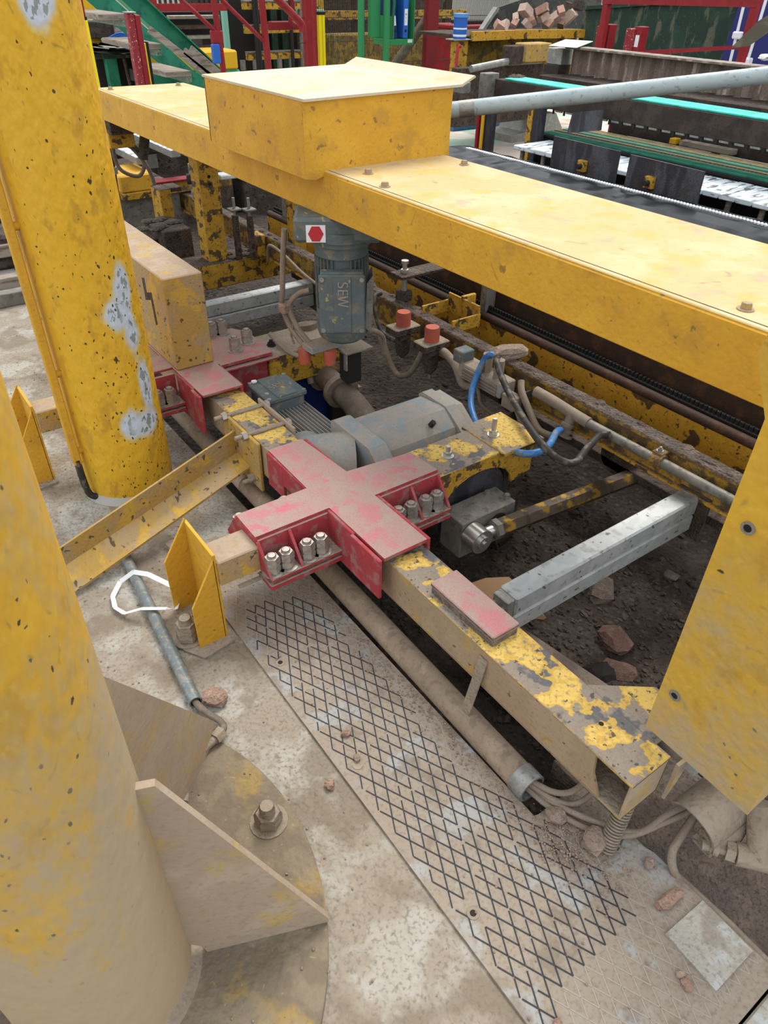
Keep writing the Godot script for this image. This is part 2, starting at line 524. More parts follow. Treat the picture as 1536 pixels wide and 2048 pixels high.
	mat("green_dark", lay(224, 42, "24382f", [[0, 4.0, 0.45, 0.75, "2c463a", 0.8], [0, 9.0, 0.58, 0.75, "6e6a58", 0.7, Vector2(1, 0.3)], [2, 9.0, 0.85, 0.95, "9a9684", 0.5]]), 0.7, 0.0, 0.8)
	mat("grass_green", Color("2f8650"), 0.6)
	mat("red_paint", lay(224, 43, "8a1e24", [[0, 5.0, 0.5, 0.75, "96292e", 0.7], [0, 9.0, 0.7, 0.82, "761c20", 0.7]]), 0.5, 0.0, 1.5)
	mat("red_worn", lay(384, 44, "8c2a32", [[0, 5.0, 0.5, 0.75, "9a383e", 0.7], [0, 9.0, 0.74, 0.79, "d8c49a", 0.9]]), 0.6, 0.0, 3.0)
	mat("brick", lay(224, 45, "a98673", [[0, 6.0, 0.45, 0.75, "bd9a86", 0.8], [0, 40.0, 0.55, 0.85, "86665a", 0.6]]), 0.95, 0.0, 3.0, "n_dirt", 0.4)
	mat("stone", lay(224, 46, "917f71", [[0, 6.0, 0.45, 0.75, "a89484", 0.8], [0, 40.0, 0.55, 0.85, "6f6056", 0.6]]), 0.95, 0.0, 3.0, "n_dirt", 0.5)
	mat("clay", lay(224, 47, "947a6a", [[0, 6.0, 0.45, 0.75, "a58c7c", 0.8], [0, 40.0, 0.55, 0.85, "7d5c50", 0.6]]), 0.95, 0.0, 3.0, "n_dirt", 0.5)
	mat("wood", lay(224, 48, "8d8378", [[0, 4.0, 0.5, 0.7, "a59a8d", 0.8, Vector2(0.15, 1)], [0, 10.0, 0.6, 0.8, "5f564d", 0.7, Vector2(0.15, 1)]]), 0.9, 0.0, 2.0)
	mat("far_floor", lay(224, 49, "cfc3b4", [[0, 3.0, 0.5, 0.7, "d8dcd4", 0.8], [0, 5.0, 0.6, 0.75, "b99f8a", 0.7], [0, 2.0, 0.62, 0.7, "9cc0ae", 0.8]]), 0.9, 0.0, 0.3)
	mat("yellow_bright", Color("f0dc10"), 0.5)
	mat("yellow_plain", Color("d9a81e"), 0.6)
	mat("black", Color("1b1a1a"), 0.7)
	mat("dark", Color("2b2725"), 0.85)
	mat("cable", lay(224, 50, "8a7d6e", [[0, 5.0, 0.5, 0.75, "9c8e7e", 0.7], [0, 40.0, 0.6, 0.85, "6b6055", 0.5]]), 0.85, 0.0, 4.0)
	mat("hose_black", lay(224, 51, "332f2c", [[0, 5.0, 0.55, 0.75, "7d7060", 0.7]]), 0.6, 0.0, 4.0)
	mat("hose_blue", lay(224, 52, "2d6cae", [[0, 6.0, 0.55, 0.7, "6c8299", 0.8], [0, 3.0, 0.66, 0.76, "7d7668", 0.8]]), 0.4, 0.0, 4.0)
	mat("orange", lay(224, 53, "b85a44", [[0, 5.0, 0.55, 0.75, "a0706a", 0.7]]), 0.7, 0.0, 6.0)
	mat("blue", Color("2a62b8"), 0.5)
	mat("navy", Color("2c2f6e"), 0.7)
	mat("deep_blue", Color("1a2a66"), 0.6)
	mat("white", Color("e6e8ea"), 0.6)
	mat("paper", Color("d8d8d2"), 0.8)
	mat("bin_red", Color("98161f"), 0.5)
	mat("sign_red", Color("b8323c"), 0.6)
	mat("pipe_grey", lay(224, 54, "a3b0b2", [[0, 4.0, 0.5, 0.75, "b2bebf", 0.7], [0, 14.0, 0.72, 0.8, "7d8482", 0.8]]), 0.5, 0.0, 2.0)
	mat("mint", Color("7fb8a4"), 0.6)
	mat("line_dark", Color("38393d"), 0.7, 0.1)
	mat("line_dust", Color("a0968a"), 0.95)
	mat("cardboard", Color("9c7b5c"), 0.9)
	mat("primer", Color("a9a79f"), 0.8)
	rb.metallic_specular = 0.2
	bt.uv1_offset = V(0.0, 0.0, 0.35)
	var lg := mat("leg", Color.WHITE, 0.6, 0.0, 0.5, "n_fine", 0.2)
	lg.albedo_texture = column_tex(63, "c59d3c", 90, [], 0.2, 0.75, 0.0)
	mat("steel_dark", lay(384, 64, "75726b", [[0, 5.0, 0.45, 0.75, "8a857c", 0.7], [0, 9.0, 0.6, 0.8, "57534d", 0.7], [0, 40.0, 0.6, 0.85, "989086", 0.4]]), 0.55, 0.15, 2.5, "n_fine", 0.15)
	mat("rod_paint", lay(224, 65, "54493d", [[0, 5.0, 0.58, 0.68, "a98225", 0.85], [0, 8.0, 0.6, 0.8, "3c342d", 0.7]]), 0.6, 0.2, 2.5, "n_fine", 0.2)
	mat("rail_paint", lay(224, 66, "a8842f", [[0, 5.0, 0.48, 0.62, "5b4a3a", 0.9], [0, 8.0, 0.6, 0.8, "7e6a50", 0.7], [0, 40.0, 0.55, 0.85, "4b4038", 0.5]]), 0.8, 0.0, 2.0, "n_dirt", 0.3)
	mat("soot_pipe", lay(224, 67, "6b6055", [[0, 5.0, 0.5, 0.75, "857868", 0.7], [0, 40.0, 0.6, 0.85, "4c443d", 0.5]]), 0.85, 0.0, 3.0)
	mat("dust_pipe", lay(384, 68, "94836f", [[0, 4.0, 0.45, 0.75, "a6937e", 0.8], [0, 9.0, 0.6, 0.8, "6f6255", 0.5], [0, 30.0, 0.55, 0.85, "7d6e5e", 0.5]]), 0.9, 0.0, 2.0, "n_fine", 0.3)
	mat("conduit", lay(384, 78, "70797a", [[0, 4.0, 0.5, 0.7, "8b9494", 0.7], [0, 8.0, 0.58, 0.72, "9a8e7e", 0.85], [0, 40.0, 0.6, 0.85, "575f60", 0.5]]), 0.45, 0.3, 4.0)
	mat("stone_dark", lay(224, 79, "6f6258", [[0, 6.0, 0.45, 0.75, "83756a", 0.8], [0, 40.0, 0.55, 0.85, "50463f", 0.6]]), 0.95, 0.0, 3.0, "n_dirt", 0.5)
	mat("clay_dark", lay(224, 80, "6e564b", [[0, 6.0, 0.45, 0.75, "82695c", 0.8], [0, 40.0, 0.55, 0.85, "4f3d36", 0.6]]), 0.95, 0.0, 3.0, "n_dirt", 0.5)
	mat("dust_pale", Color("b5a592"), 0.9)
	mat("dust_dark", lay(224, 69, "6f635a", [[0, 4.0, 0.45, 0.75, "847669", 0.8], [0, 30.0, 0.55, 0.85, "4a413b", 0.6]]), 1.0, 0.0, 2.0, "n_dirt", 0.4)
	mat("cardboard_dust", lay(224, 70, "7d6f62", [[0, 4.0, 0.45, 0.75, "8f8072", 0.8], [0, 30.0, 0.55, 0.85, "5e534a", 0.5]]), 0.95, 0.0, 2.0)
	mat("worn_tan", lay(224, 71, "8c8160", [[0, 4.0, 0.45, 0.75, "a89b74", 0.8], [0, 20.0, 0.6, 0.8, "5e5644", 0.6]]), 0.7, 0.0, 2.0)
	mat("mint_green", Color("4f9a6c"), 0.6)
	mat("grating", lay(224, 72, "66756a", [[3, 60.0, 0.4, 0.6, "8b968b", 0.8], [0, 8.0, 0.5, 0.8, "4a564c", 0.7]]), 0.8, 0.0, 2.0)
	mat("red_dark", Color("76161d"), 0.6)
	mat("wood_dark", lay(224, 73, "5f584c", [[0, 4.0, 0.5, 0.7, "77705f", 0.8, Vector2(0.2, 1)]]), 0.9, 0.0, 1.5)
	mat("hopper_side", lay(224, 74, "6d5c26", [[0, 5.0, 0.45, 0.6, "9a7c26", 0.85], [0, 7.0, 0.55, 0.7, "4a4030", 0.85], [0, 40.0, 0.55, 0.85, "85775a", 0.6]]), 0.9, 0.0, 1.2, "n_dirt", 0.4)
	mat("chute", lay(224, 75, "3a3c3a", [[2, 6.0, 0.8, 0.95, "a8a8a0", 0.5], [0, 5.0, 0.5, 0.75, "54524c", 0.8]]), 0.7, 0.1, 1.0)
	mat("tub_lid", Color("5c8fd0"), 0.4)
	mat("brick_pale", lay(224, 76, "c0a796", [[0, 6.0, 0.45, 0.75, "cdb8a8", 0.8], [0, 40.0, 0.55, 0.85, "9c8274", 0.6]]), 0.95, 0.0, 3.0)
	var ca := mat("column_a", Color.WHITE, 0.5)
	ca.uv1_triplanar = false
	ca.albedo_texture = column_tex(61, "d8a829", 420, [[30, 0.80, 0.035, 0.08], [12, 0.735, 0.035, 0.045], [31, 0.66, 0.03, 0.08], [36, 0.48, 0.025, 0.09], [2, 0.32, 0.03, 0.05], [25, 0.31, 0.06, 0.045], [5, 1.57, 0.04, 0.05]], 0.0, 0.0)
	var cb := mat("column_b", Color.WHITE, 0.7)
	cb.uv1_triplanar = false
	cb.albedo_texture = column_tex(62, "cb9d33", 130, [], 0.5, 1.08)
	for k in ["column_a", "column_b"]:
		M[k].normal_enabled = true
		M[k].normal_texture = M["n_paint"]
		M[k].normal_scale = 0.3 if k == "column_a" else 0.12

# ---------------------------------------------------------------- build
func _ready() -> void:
	R.seed = 7
	var cam := Camera3D.new()
	cam.name = "camera"
	cam.position = V(0, 1.65, 0)
	cam.rotation_degrees = V(-37.1928, -36.4884, 1.2299)
	cam.fov = rad_to_deg(2.0 * atan(1024.0 / 1420.0))
	cam.near = 0.02
	add_child(cam)
	cam.current = true
	var env := Environment.new()
	var sky := Sky.new()
	var sm := ProceduralSkyMaterial.new()
	sm.sky_top_color = Color(0.95, 0.97, 1.0)
	sm.sky_horizon_color = Color(0.86, 0.87, 0.88)
	sm.sky_curve = 0.25
	sm.ground_bottom_color = Color(0.35, 0.33, 0.31)
	sm.ground_horizon_color = Color(0.5, 0.5, 0.5)
	sm.sky_energy_multiplier = 1.22
	sky.sky_material = sm
	env.background_mode = Environment.BG_SKY
	env.sky = sky
	env.tonemap_mode = Environment.TONE_MAPPER_LINEAR
	env.tonemap_exposure = 1.0
	env.sdfgi_enabled = true
	env.ssao_enabled = true
	env.ssil_enabled = true
	var we := WorldEnvironment.new()
	we.name = "environment"
	we.environment = env
	add_child(we)
	var sun := DirectionalLight3D.new()
	sun.name = "skylight"
	sun.rotation_degrees = V(-58, 128, 0)
	sun.light_energy = 0.95
	sun.light_color = Color(1.0, 0.98, 0.95)
	sun.light_angular_distance = 28.0
	sun.shadow_enabled = true
	add_child(sun)
	materials()
	setting()
	plate()
	columns()
	main_beam()
	crosses()
	box_guard()
	gantry()
	pit_machinery()
	rails()
	floor_things()
	lower_right()
	conveyors()
	far_left()
	background()

# ---------------------------------------------------------------- the setting
func slab(called: String, lo: Vector3, hi: Vector3, m: String) -> void:
	org = V((lo.x + hi.x) / 2, lo.y, (lo.z + hi.z) / 2)
	var s := sh()
	box(s, lo, hi, 0.004)
	struct(fin(s, called, m))
	org = Vector3.ZERO

func ground_height(x: float, z: float, f: FastNoiseLite) -> float:
	return -0.2 + f.get_noise_2d(x * 100.0, z * 100.0) * 0.06 + f.get_noise_2d(x * 600.0 + 500.0, z * 600.0) * 0.02

func setting() -> void:
	slab("floor", V(-7, -0.6, -7.0), V(0.872, 0, 3), "concrete")
	slab("floor", V(0.872, -0.6, -0.53), V(1.037, 0, 0.015), "concrete")
	slab("floor", V(0.872, -0.6, 0.02), V(5.6, -0.002, 3), "slab_pale")
	slab("floor", V(-7, -0.6, -20), V(20, 0, -7.0), "far_floor")
	slab("floor", V(5.6, -0.6, -7.0), V(20, 0, 3), "far_floor")
	slab("wall_back", V(-7, -0.6, -20.3), V(20, 4, -20), "wall")
	slab("wall_right", V(20, -0.6, -20), V(20.3, 4, 3), "wall")
	# pit floor: loose brick dust, uneven
	var f := FastNoiseLite.new()
	f.seed = 9
	f.frequency = 0.012
	org = V(2.5, -0.2, -3)
	var s := sh()
	var st := 0.05
	var nx := 96
	var nz := 142
	for i in nx:
		for k in nz:
			var p := []
			for d in [[0, 0], [1, 0], [1, 1], [0, 1]]:
				var x: float = 0.87 + (i + d[0]) * st
				var z: float = -7.0 + (k + d[1]) * st
				p.append(V(x, ground_height(x, z, f), z))
			var n0: Vector3 = -((p[1] - p[0]).cross(p[3] - p[0])).normalized()
			tri(s, [p[0], p[1], p[2]], [n0, n0, n0])
			tri(s, [p[0], p[2], p[3]], [n0, n0, n0])
	struct(fin(s, "pit_floor", "pit"))
	org = Vector3.ZERO
	# loose chips lying over the pit floor
	var s2 := sh()
	rock(s2, V(0, 0, 0), V(1, 0.7, 0.8), 3, 6)
	org = Vector3.ZERO
	var me := ArrayMesh.new()
	s2.a.commit(me)
	me.surface_set_material(0, M["grime"])
	var mm := MultiMesh.new()
	mm.transform_format = MultiMesh.TRANSFORM_3D
	mm.mesh = me
	mm.instance_count = 5200
	for i in 5200:
		var x := R.randf_range(0.95, 3.2)
		var z := R.randf_range(-4.2, 0.05)
		if i > 1800:
			x = R.randf_range(1.1, 2.2)
			z = R.randf_range(-1.9, -0.3)
		var q := R.randf_range(0.003, 0.009)
		if R.randf() < 0.04:
			q *= 2.2
		var b := Basis(V(R.randf_range(-1, 1), R.randf_range(-1, 1), 0.3).normalized(), R.randf_range(0, 6)).scaled(V(q, q * 0.8, q * R.randf_range(0.8, 2.2)))
		mm.set_instance_transform(i, Transform3D(b, V(x, ground_height(x, z, f) + q * 0.3, z)))
	var mi := MultiMeshInstance3D.new()
	mi.name = "gravel"
	mi.multimesh = mm
	add_child(mi)
	tag(mi, "loose dark brick dust chips strewn over the pit floor", "gravel")
	mi.set_meta("kind", "stuff")

# ---------------------------------------------------------------- chequered plate
func plate() -> void:
	var t := thing("chequer_plate", V(0.72, 0, -0.9), "dusty diamond patterned steel floor plate running beside the long trench", "floor plate")
	var s := sh()
	in_plan()
	prism(s, [Vector2(0.546, 0.014), Vector2(0.546, -1.78), Vector2(0.87, -1.78), Vector2(0.87, -0.53), Vector2(0.93, -0.51), Vector2(0.945, -0.385), Vector2(0.97, -0.352), Vector2(1.012, -0.366), Vector2(1.036, -0.3), Vector2(1.036, 0.014)], -0.002, 0.008)
	flat()
	fin(s, "sheet", "plate", t)
	var f := FastNoiseLite.new()
	f.seed = 21
	f.frequency = 2.6
	var dark := sh()
	var pale := sh()
	for i in range(-60, 60):
		for k in range(-60, 60):
			for fam in 2:
				var a := Vector2(0.717, -1.43) + Vector2(0.0168, 0.0352) * i + Vector2(-0.0168, 0.0352) * k
				var b := a + (Vector2(0.0168, 0.0352) if fam == 0 else Vector2(-0.0168, 0.0352))
				var mid := (a + b) / 2.0
				if minf(a.x, b.x) < 0.552 or maxf(a.x, b.x) > (0.86 if mid.y < -0.5 else (0.93 if mid.y < -0.35 else 1.02)) or minf(a.y, b.y) < -1.76 or maxf(a.y, b.y) > 0.0:
					continue
				var hit := false
				for h in [Vector2(0.594, -0.895), Vector2(0.598, -1.312), Vector2(0.596, -0.445)]:
					if mid.distance_to(h) < 0.022:
						hit = true
				if hit:
					continue
				# trodden bright along the middle of the walkway, buried under dust at its ends and under the pipe
				var along := smoothstep(-1.62, -1.42, mid.y) * (1.0 - smoothstep(-0.36, -0.16, mid.y))
				var across := (1.0 - smoothstep(0.76, 0.84, mid.x - 0.1 * smoothstep(-0.8, -0.3, mid.y))) * smoothstep(0.58, 0.66, mid.x + 0.25 * smoothstep(-1.4, -1.1, mid.y))
				var w := along * across + f.get_noise_2d(mid.x, mid.y) * 0.55
				var d := (b - a).normalized()
				var nn := Vector2(-d.y, d.x) * (0.0016 if w > 0.3 else 0.0013)
				var h := 0.0091 if w > 0.3 else 0.0087
				if w < -0.28:
					continue
				var e := d * 0.0012 + d * (R.randf() * 0.012 if R.randf() < 0.25 else 0.0)
				a += e
				var st := dark if w > 0.3 else pale
				var y0 := 0.007
				var c0 := [V(a.x + nn.x, 0, a.y + nn.y), V(b.x + nn.x, 0, b.y + nn.y), V(b.x - nn.x, 0, b.y - nn.y), V(a.x - nn.x, 0, a.y - nn.y)]
				var lift := V(0, h, 0)
				var low := V(0, y0, 0)
				poly(st, [c0[0] + lift, c0[1] + lift, c0[2] + lift, c0[3] + lift], V(0, 1, 0))
				poly(st, [c0[0] + low, c0[1] + low, c0[1] + lift, c0[0] + lift], V(nn.x, 0, nn.y).normalized())
				poly(st, [c0[3] + low, c0[2] + low, c0[2] + lift, c0[3] + lift], V(-nn.x, 0, -nn.y).normalized())
	fin(dark, "raised_pattern", "line_dark", t).set_meta("kind", "stuff")
	fin(pale, "raised_pattern", "line_dust", t).set_meta("kind", "stuff")
	for h in [[0.594, -0.895, 0], [0.598, -1.312, 1], [0.596, -0.445, 1]]:
		var r := sh()
		hollow(r, V(h[0], 0.006, h[1]), V(h[0], 0.0095, h[1]), 0.014, 0.0075, 18)
		fin(r, "screw_hole", "dust", t)
		var q := sh()
		rod(q, V(h[0], 0.0075, h[1]), V(h[0], 0.0086, h[1]), 0.0078, 14)
		fin(q, "screw_head", "dark" if h[2] else "dust", t)
	org = Vector3.ZERO

# ---------------------------------------------------------------- columns
func bolt_up(parent: Node3D, p: Vector3, r: float, hs: Array, stud: float, m: String, called := "nut") -> void:
	var s := sh()
	var y := p.y
	rod(s, p, p + V(0, 0.003, 0), r * 1.35, 18)
	y += 0.003
	for h in hs:
		tube(s, [V(p.x, y, p.z), V(p.x, y + h * 0.14, p.z), V(p.x, y + h * 0.84, p.z), V(p.x, y + h, p.z)], [r * 0.84, r, r, r * 0.84], 6, true)
		y += h
	tube(s, [V(p.x, y, p.z), V(p.x, y + stud * 0.8, p.z), V(p.x, y + stud, p.z)], [r * 0.56, r * 0.56, r * 0.46], 14)
	fin(s, called, m, parent)

func gusset(t: Node3D, ctr: Vector3, deg: float, pts: Array, m: String) -> void:
	# vertical plate whose x runs outwards from the column
	X = Transform3D(Basis(V(sin(deg_to_rad(deg)), 0, cos(deg_to_rad(deg))), V(0, 1, 0), V(-cos(deg_to_rad(deg)), 0, sin(deg_to_rad(deg)))), ctr)
	var s := sh()
	prism(s, pts, -0.007, 0.007)
	flat()
	fin(s, "gusset", m, t)

func columns() -> void:
	var a := V(0.577, 0, -2.503)
	var t := thing("steel_column", a, "round yellow column with chipped paint and pale primer patches beside the angle brace", "column")
	var s := sh()
	X = Transform3D(Basis.IDENTITY, a)
	lathe(s, [Vector2(0.163, 0.0), Vector2(0.165, 0.06), Vector2(0.165, 1.0), Vector2(0.165, 3.2), Vector2(0.0, 3.2)], 72, true)
	flat()
	fin(s, "shaft", "column_a", t)
	s = sh()
	X = Transform3D(Basis.IDENTITY, a)
	lathe(s, [Vector2(0.184, 0.0), Vector2(0.176, 0.012), Vector2(0.166, 0.024), Vector2(0.16, 0.03)], 48)
	flat()
	fin(s, "mortar_ring", "primer", t)
	# cable trunking strapped to the column
	s = sh()
	var dirv := V(-0.975, 0, 0.225)
	var e := a + dirv * 0.192
	box(s, V(e.x - 0.014, 0.17, e.z - 0.016), V(e.x + 0.014, 3.1, e.z + 0.016), 0.004)
	fin(s, "cable_trunking", "yellow", t)
	for y in [0.22, 0.53, 1.02, 1.5]:
		s = sh()
		rod(s, V(e.x, y, e.z), V(e.x, y, e.z) - dirv * 0.06, 0.013, 10)
		fin(s, "standoff", "yellow", t)
	s = sh()
	tube(s, curve([V(e.x, 0.19, e.z + 0.005), V(e.x + 0.002, 0.09, e.z + 0.01), V(e.x + 0.012, 0.03, e.z + 0.014), V(e.x + 0.05, 0.008, e.z + 0.02)], 6), 0.013, 12)
	fin(s, "cable_tail", "hose_black", t)

	var b := V(-0.09, 0, -0.785)
	t = thing("steel_column", b, "nearest yellow column, dust-coated at its foot, standing on a round base plate with gussets", "column")
	s = sh()
	X = Transform3D(Basis.IDENTITY, b)
	lathe(s, [Vector2(0.166, 0.02), Vector2(0.166, 0.5), Vector2(0.166, 1.0), Vector2(0.166, 3.2), Vector2(0, 3.2)], 72, true)
	flat()
	fin(s, "shaft", "column_b", t)
	s = sh()
	X = Transform3D(Basis.IDENTITY, b)
	lathe(s, [Vector2(0.186, 0.02), Vector2(0.178, 0.03), Vector2(0.168, 0.036), Vector2(0.164, 0.04)], 48)
	flat()
	fin(s, "weld_bead", "dust", t)
	s = sh()
	X = Transform3D(Basis.IDENTITY, V(-0.219, 0, -0.891))
	lathe(s, [Vector2(0.0, 0.0), Vector2(0.611, 0.0), Vector2(0.611, 0.018), Vector2(0.609, 0.02), Vector2(0.0, 0.02)], 96)
	flat()
	fin(s, "base_plate", "flange", t)
	gusset(t, b, 68, [Vector2(0.15, 0.08), Vector2(0.165, 0.075), Vector2(0.19, 0.05), Vector2(0.195, 0.02), Vector2(0.452, 0.02), Vector2(0.452, 0.034), Vector2(0.195, 0.633), Vector2(0.15, 0.633)], "dust_or_shade_yellow")
	gusset(t, b, 134, [Vector2(0.15, 0.02), Vector2(0.58, 0.02), Vector2(0.582, 0.075), Vector2(0.2, 0.73), Vector2(0.15, 0.73)], "dust_or_shade_yellow")
	gusset(t, b, 250, [Vector2(0.15, 0.02), Vector2(0.34, 0.02), Vector2(0.34, 0.06), Vector2(0.195, 0.633), Vector2(0.15, 0.633)], "dust_or_shade_yellow")
	bolt_up(t, V(0.33, 0.02, -0.885), 0.034, [0.036], 0.03, "dust", "anchor_bolt")
	org = Vector3.ZERO

# ---------------------------------------------------------------- the long beam, its clamp and brace, and the channel feet
func main_beam() -> void:
	var t := thing("box_beam", V(0.995, 0.17, -2.4), "long worn yellow box section beam with a cut-open dusty end lying over the trench", "steel beam")
	var s := sh(true)
	box(s, V(0.93, 0.292, -4.7), V(1.06, 0.30, -0.36), 0.003)
	fin(s, "top_wall", "yellow_side", t, "beam_top")
	s = sh()
	in_side()
	prism(s, [Vector2(-4.7, 0.17), Vector2(-0.42, 0.17), Vector2(-0.452, 0.235), Vector2(-0.458, 0.293), Vector2(-4.7, 0.293)], 0.93, 0.937)
	flat()
	fin(s, "side_wall", "beam_side", t)
	s = sh()
	box(s, V(1.053, 0.17, -4.7), V(1.06, 0.293, -0.36), 0.001)
	fin(s, "side_wall", "beam_side", t)
	s = sh(true)
	box(s, V(0.93, 0.17, -4.7), V(1.06, 0.178, -0.36), 0.002)
	fin(s, "bottom_wall", "yellow_side", t, "dust")
	s = sh()
	box(s, V(0.931, 0.171, -0.368), V(1.059, 0.299, -0.36), 0.002)
	fin(s, "end_plate", "dust_or_shade_yellow", t)
	s = sh(true)
	in_plan()
	prism(s, [Vector2(1.06, -0.60), Vector2(1.19, -0.50), Vector2(1.19, -0.40), Vector2(1.06, -0.40)], 0.291, 0.299)
	flat()
	fin(s, "side_bracket", "yellow_side", t, "beam_top")
	s = sh()
	rod(s, V(1.0, 0.299, -0.505), V(1.0, 0.3005, -0.505), 0.006, 14)
	fin(s, "bolt_hole", "black", t)
	# strap hanging off the beam
	single(V(0.92, 0.06, -0.82), func(q):
		var p := [V(0.928, 0.275, -0.818), V(0.922, 0.235, -0.82), V(0.916, 0.17, -0.825), V(0.905, 0.10, -0.828), V(0.895, 0.055, -0.83)]
		var w := V(0, 0, 0.015)
		for k in 4:
			poly(q, [p[k] - w, p[k] + w, p[k + 1] + w, p[k + 1] - w], V(-1, 0.1, 0).normalized())
			poly(q, [p[k] - w + V(0.003, 0, 0), p[k] + w + V(0.003, 0, 0), p[k + 1] + w + V(0.003, 0, 0), p[k + 1] - w + V(0.003, 0, 0)], V(1, 0, 0))
			poly(q, [p[k] + w, p[k] + w + V(0.003, 0, 0), p[k + 1] + w + V(0.003, 0, 0), p[k + 1] + w], V(0, 0, 1)), "dust_strap", "dust", "dusty strip hanging off the near side of the long yellow beam", "strap")
	single(V(0.995, 0.30, -0.94), func(q):
		box(q, V(0.952, 0.30, -1.062), V(1.04, 0.322, -0.817), 0.002)
		box(q, V(0.95, 0.322, -1.066), V(1.043, 0.336, -0.816), 0.003), "pad_plate", "dust_dark", "loose faded red rectangular plate lying on the long yellow beam", "plate", "", "red_top")
	# clamp with studs and the angle brace
	t = thing("beam_clamp", V(0.995, 0.1, -2.14), "bolted yellow clamp of two plates and studs gripping the long beam", "clamp")
	s = sh()
	box(s, V(0.912, 0.10, -2.285), V(0.924, 0.307, -2.0), 0.002)
	fin(s, "clamp_plate", "yellow_side", t)
	s = sh()
	box(s, V(1.066, 0.12, -2.29), V(1.076, 0.318, -2.01), 0.002)
	fin(s, "clamp_plate", "dust_or_shade_yellow", t)
	for p in [[0.306, -2.25], [0.306, -2.08], [0.135, -2.25], [0.135, -2.06]]:
		s = sh()
		rod(s, V(0.865, p[0] + (0.0 if p[0] > 0.2 else -0.01), p[1]), V(1.095, p[0], p[1]), 0.0085, 12)
		fin(s, "stud", "dust", t)
		for x in [[0.893, 0.911], [1.077, 1.091]]:
			s = sh()
			rod(s, V(x[0], p[0] - 0.003, p[1]), V(x[1], p[0] - 0.003, p[1]), 0.017, 6, true)
			fin(s, "nut", "nut", t)
	t = thing("angle_brace", V(0.2, 0, -2.0), "scraped yellow angle iron sloping from the beam clamp down to the floor", "brace")
	var d := (V(0.2, 0.10, -1.97) - V(0.915, 0.175, -2.19))
	s = sh(false)
	# L section swept from the clamp to the floor
	var p0 := V(0.915, 0.178, -2.187)
	var p1 := V(0.12, 0.085, -1.985)
	var up0 := V(0, 0.098, 0.004)
	var up1 := V(0, 0.072, -0.004)
	var out0 := V(0.0, -0.014, 0.098)
	var out1 := V(0.01, -0.074, 0.05)
	up1 = V(-0.005, 0.055, -0.015)
	for seg in 1:
		var th := 0.009
		for leg in [[up0, up1, V(0, 0, -1)], [out0, out1, V(0, -1, 0)]]:
			var o: Vector3 = leg[2] * th
			var a := p0
			var b: Vector3 = p0 + leg[0]
			var e := p1
			var f: Vector3 = p1 + leg[1]
			var n: Vector3 = (b - a).cross(e - a).normalized()
			if n.dot(leg[2]) > 0.0:
				n = -n
			poly(s, [a, b, f, e], n)
			poly(s, [a + o, b + o, f + o, e + o], -n)
			poly(s, [b, f, f + o, b + o], leg[0].normalized())
			poly(s, [a, e, e + o, a + o], -leg[0].normalized())
			poly(s, [a, b, b + o, a + o], (p0 - p1).normalized())
			poly(s, [e, f, f + o, e + o], (p1 - p0).normalized())
	fin(s, "angle_section", "yellow_side", t)
	foot(V(0.428, 0, -1.5), "yellow channel foot with slanted top bolted down beside the chequered plate", "dusty yellow")
	foot(V(0.235, 0, -2.67), "yellow channel foot with slanted top seen left of the primer patched column", "clean yellow")

# upright channel welded to a short arm, on a base plate with an anchor bolt
func foot(p: Vector3, label: String, _look: String) -> void:
	var t := thing("channel_foot", p, label, "support foot", "channel feet")
	var s := sh()
	box(s, V(p.x + 0.082, 0.008, p.z - 0.2), V(p.x + 0.092, 0.335, p.z), 0.001)
	fin(s, "web", "yellow", t)
	for z in [p.z - 0.008, p.z - 0.2]:
		s = sh()
		prism(s, [Vector2(p.x, 0.008), Vector2(p.x + 0.085, 0.008), Vector2(p.x + 0.085, 0.318 if z > p.z - 0.1 else 0.345), Vector2(p.x, 0.17 if z > p.z - 0.1 else 0.21)], z, z + 0.008)
		fin(s, "flange", "yellow", t)
	s = sh(true)
	box(s, V(p.x + 0.092, 0.22, p.z - 0.095), V(p.x + 0.23, 0.31, p.z + 0.01), 0.004)
	fin(s, "arm", "yellow_side", t, "dust_or_shade_yellow")
	s = sh()
	in_plan()
	prism(s, [Vector2(p.x - 0.045, p.z - 0.02), Vector2(p.x - 0.005, p.z + 0.045), Vector2(p.x + 0.095, p.z + 0.03), Vector2(p.x + 0.095, p.z - 0.215), Vector2(p.x - 0.05, p.z - 0.215), Vector2(p.x - 0.06, p.z - 0.1)], 0.0, 0.009)
	flat()
	fin(s, "base_plate", "dust", t)
	bolt_up(t, V(p.x - 0.012, 0.009, p.z - 0.06), 0.036, [0.034, 0.03], 0.02, "dust", "anchor_bolt")
	org = Vector3.ZERO

# ---------------------------------------------------------------- red cross clamps
func lock_nut(t: Node3D, x: float, y: float, z: float) -> void:
	bolt_up(t, V(x, y, z), 0.025, [0.026, 0.03], 0.007, "nut", "bolt")

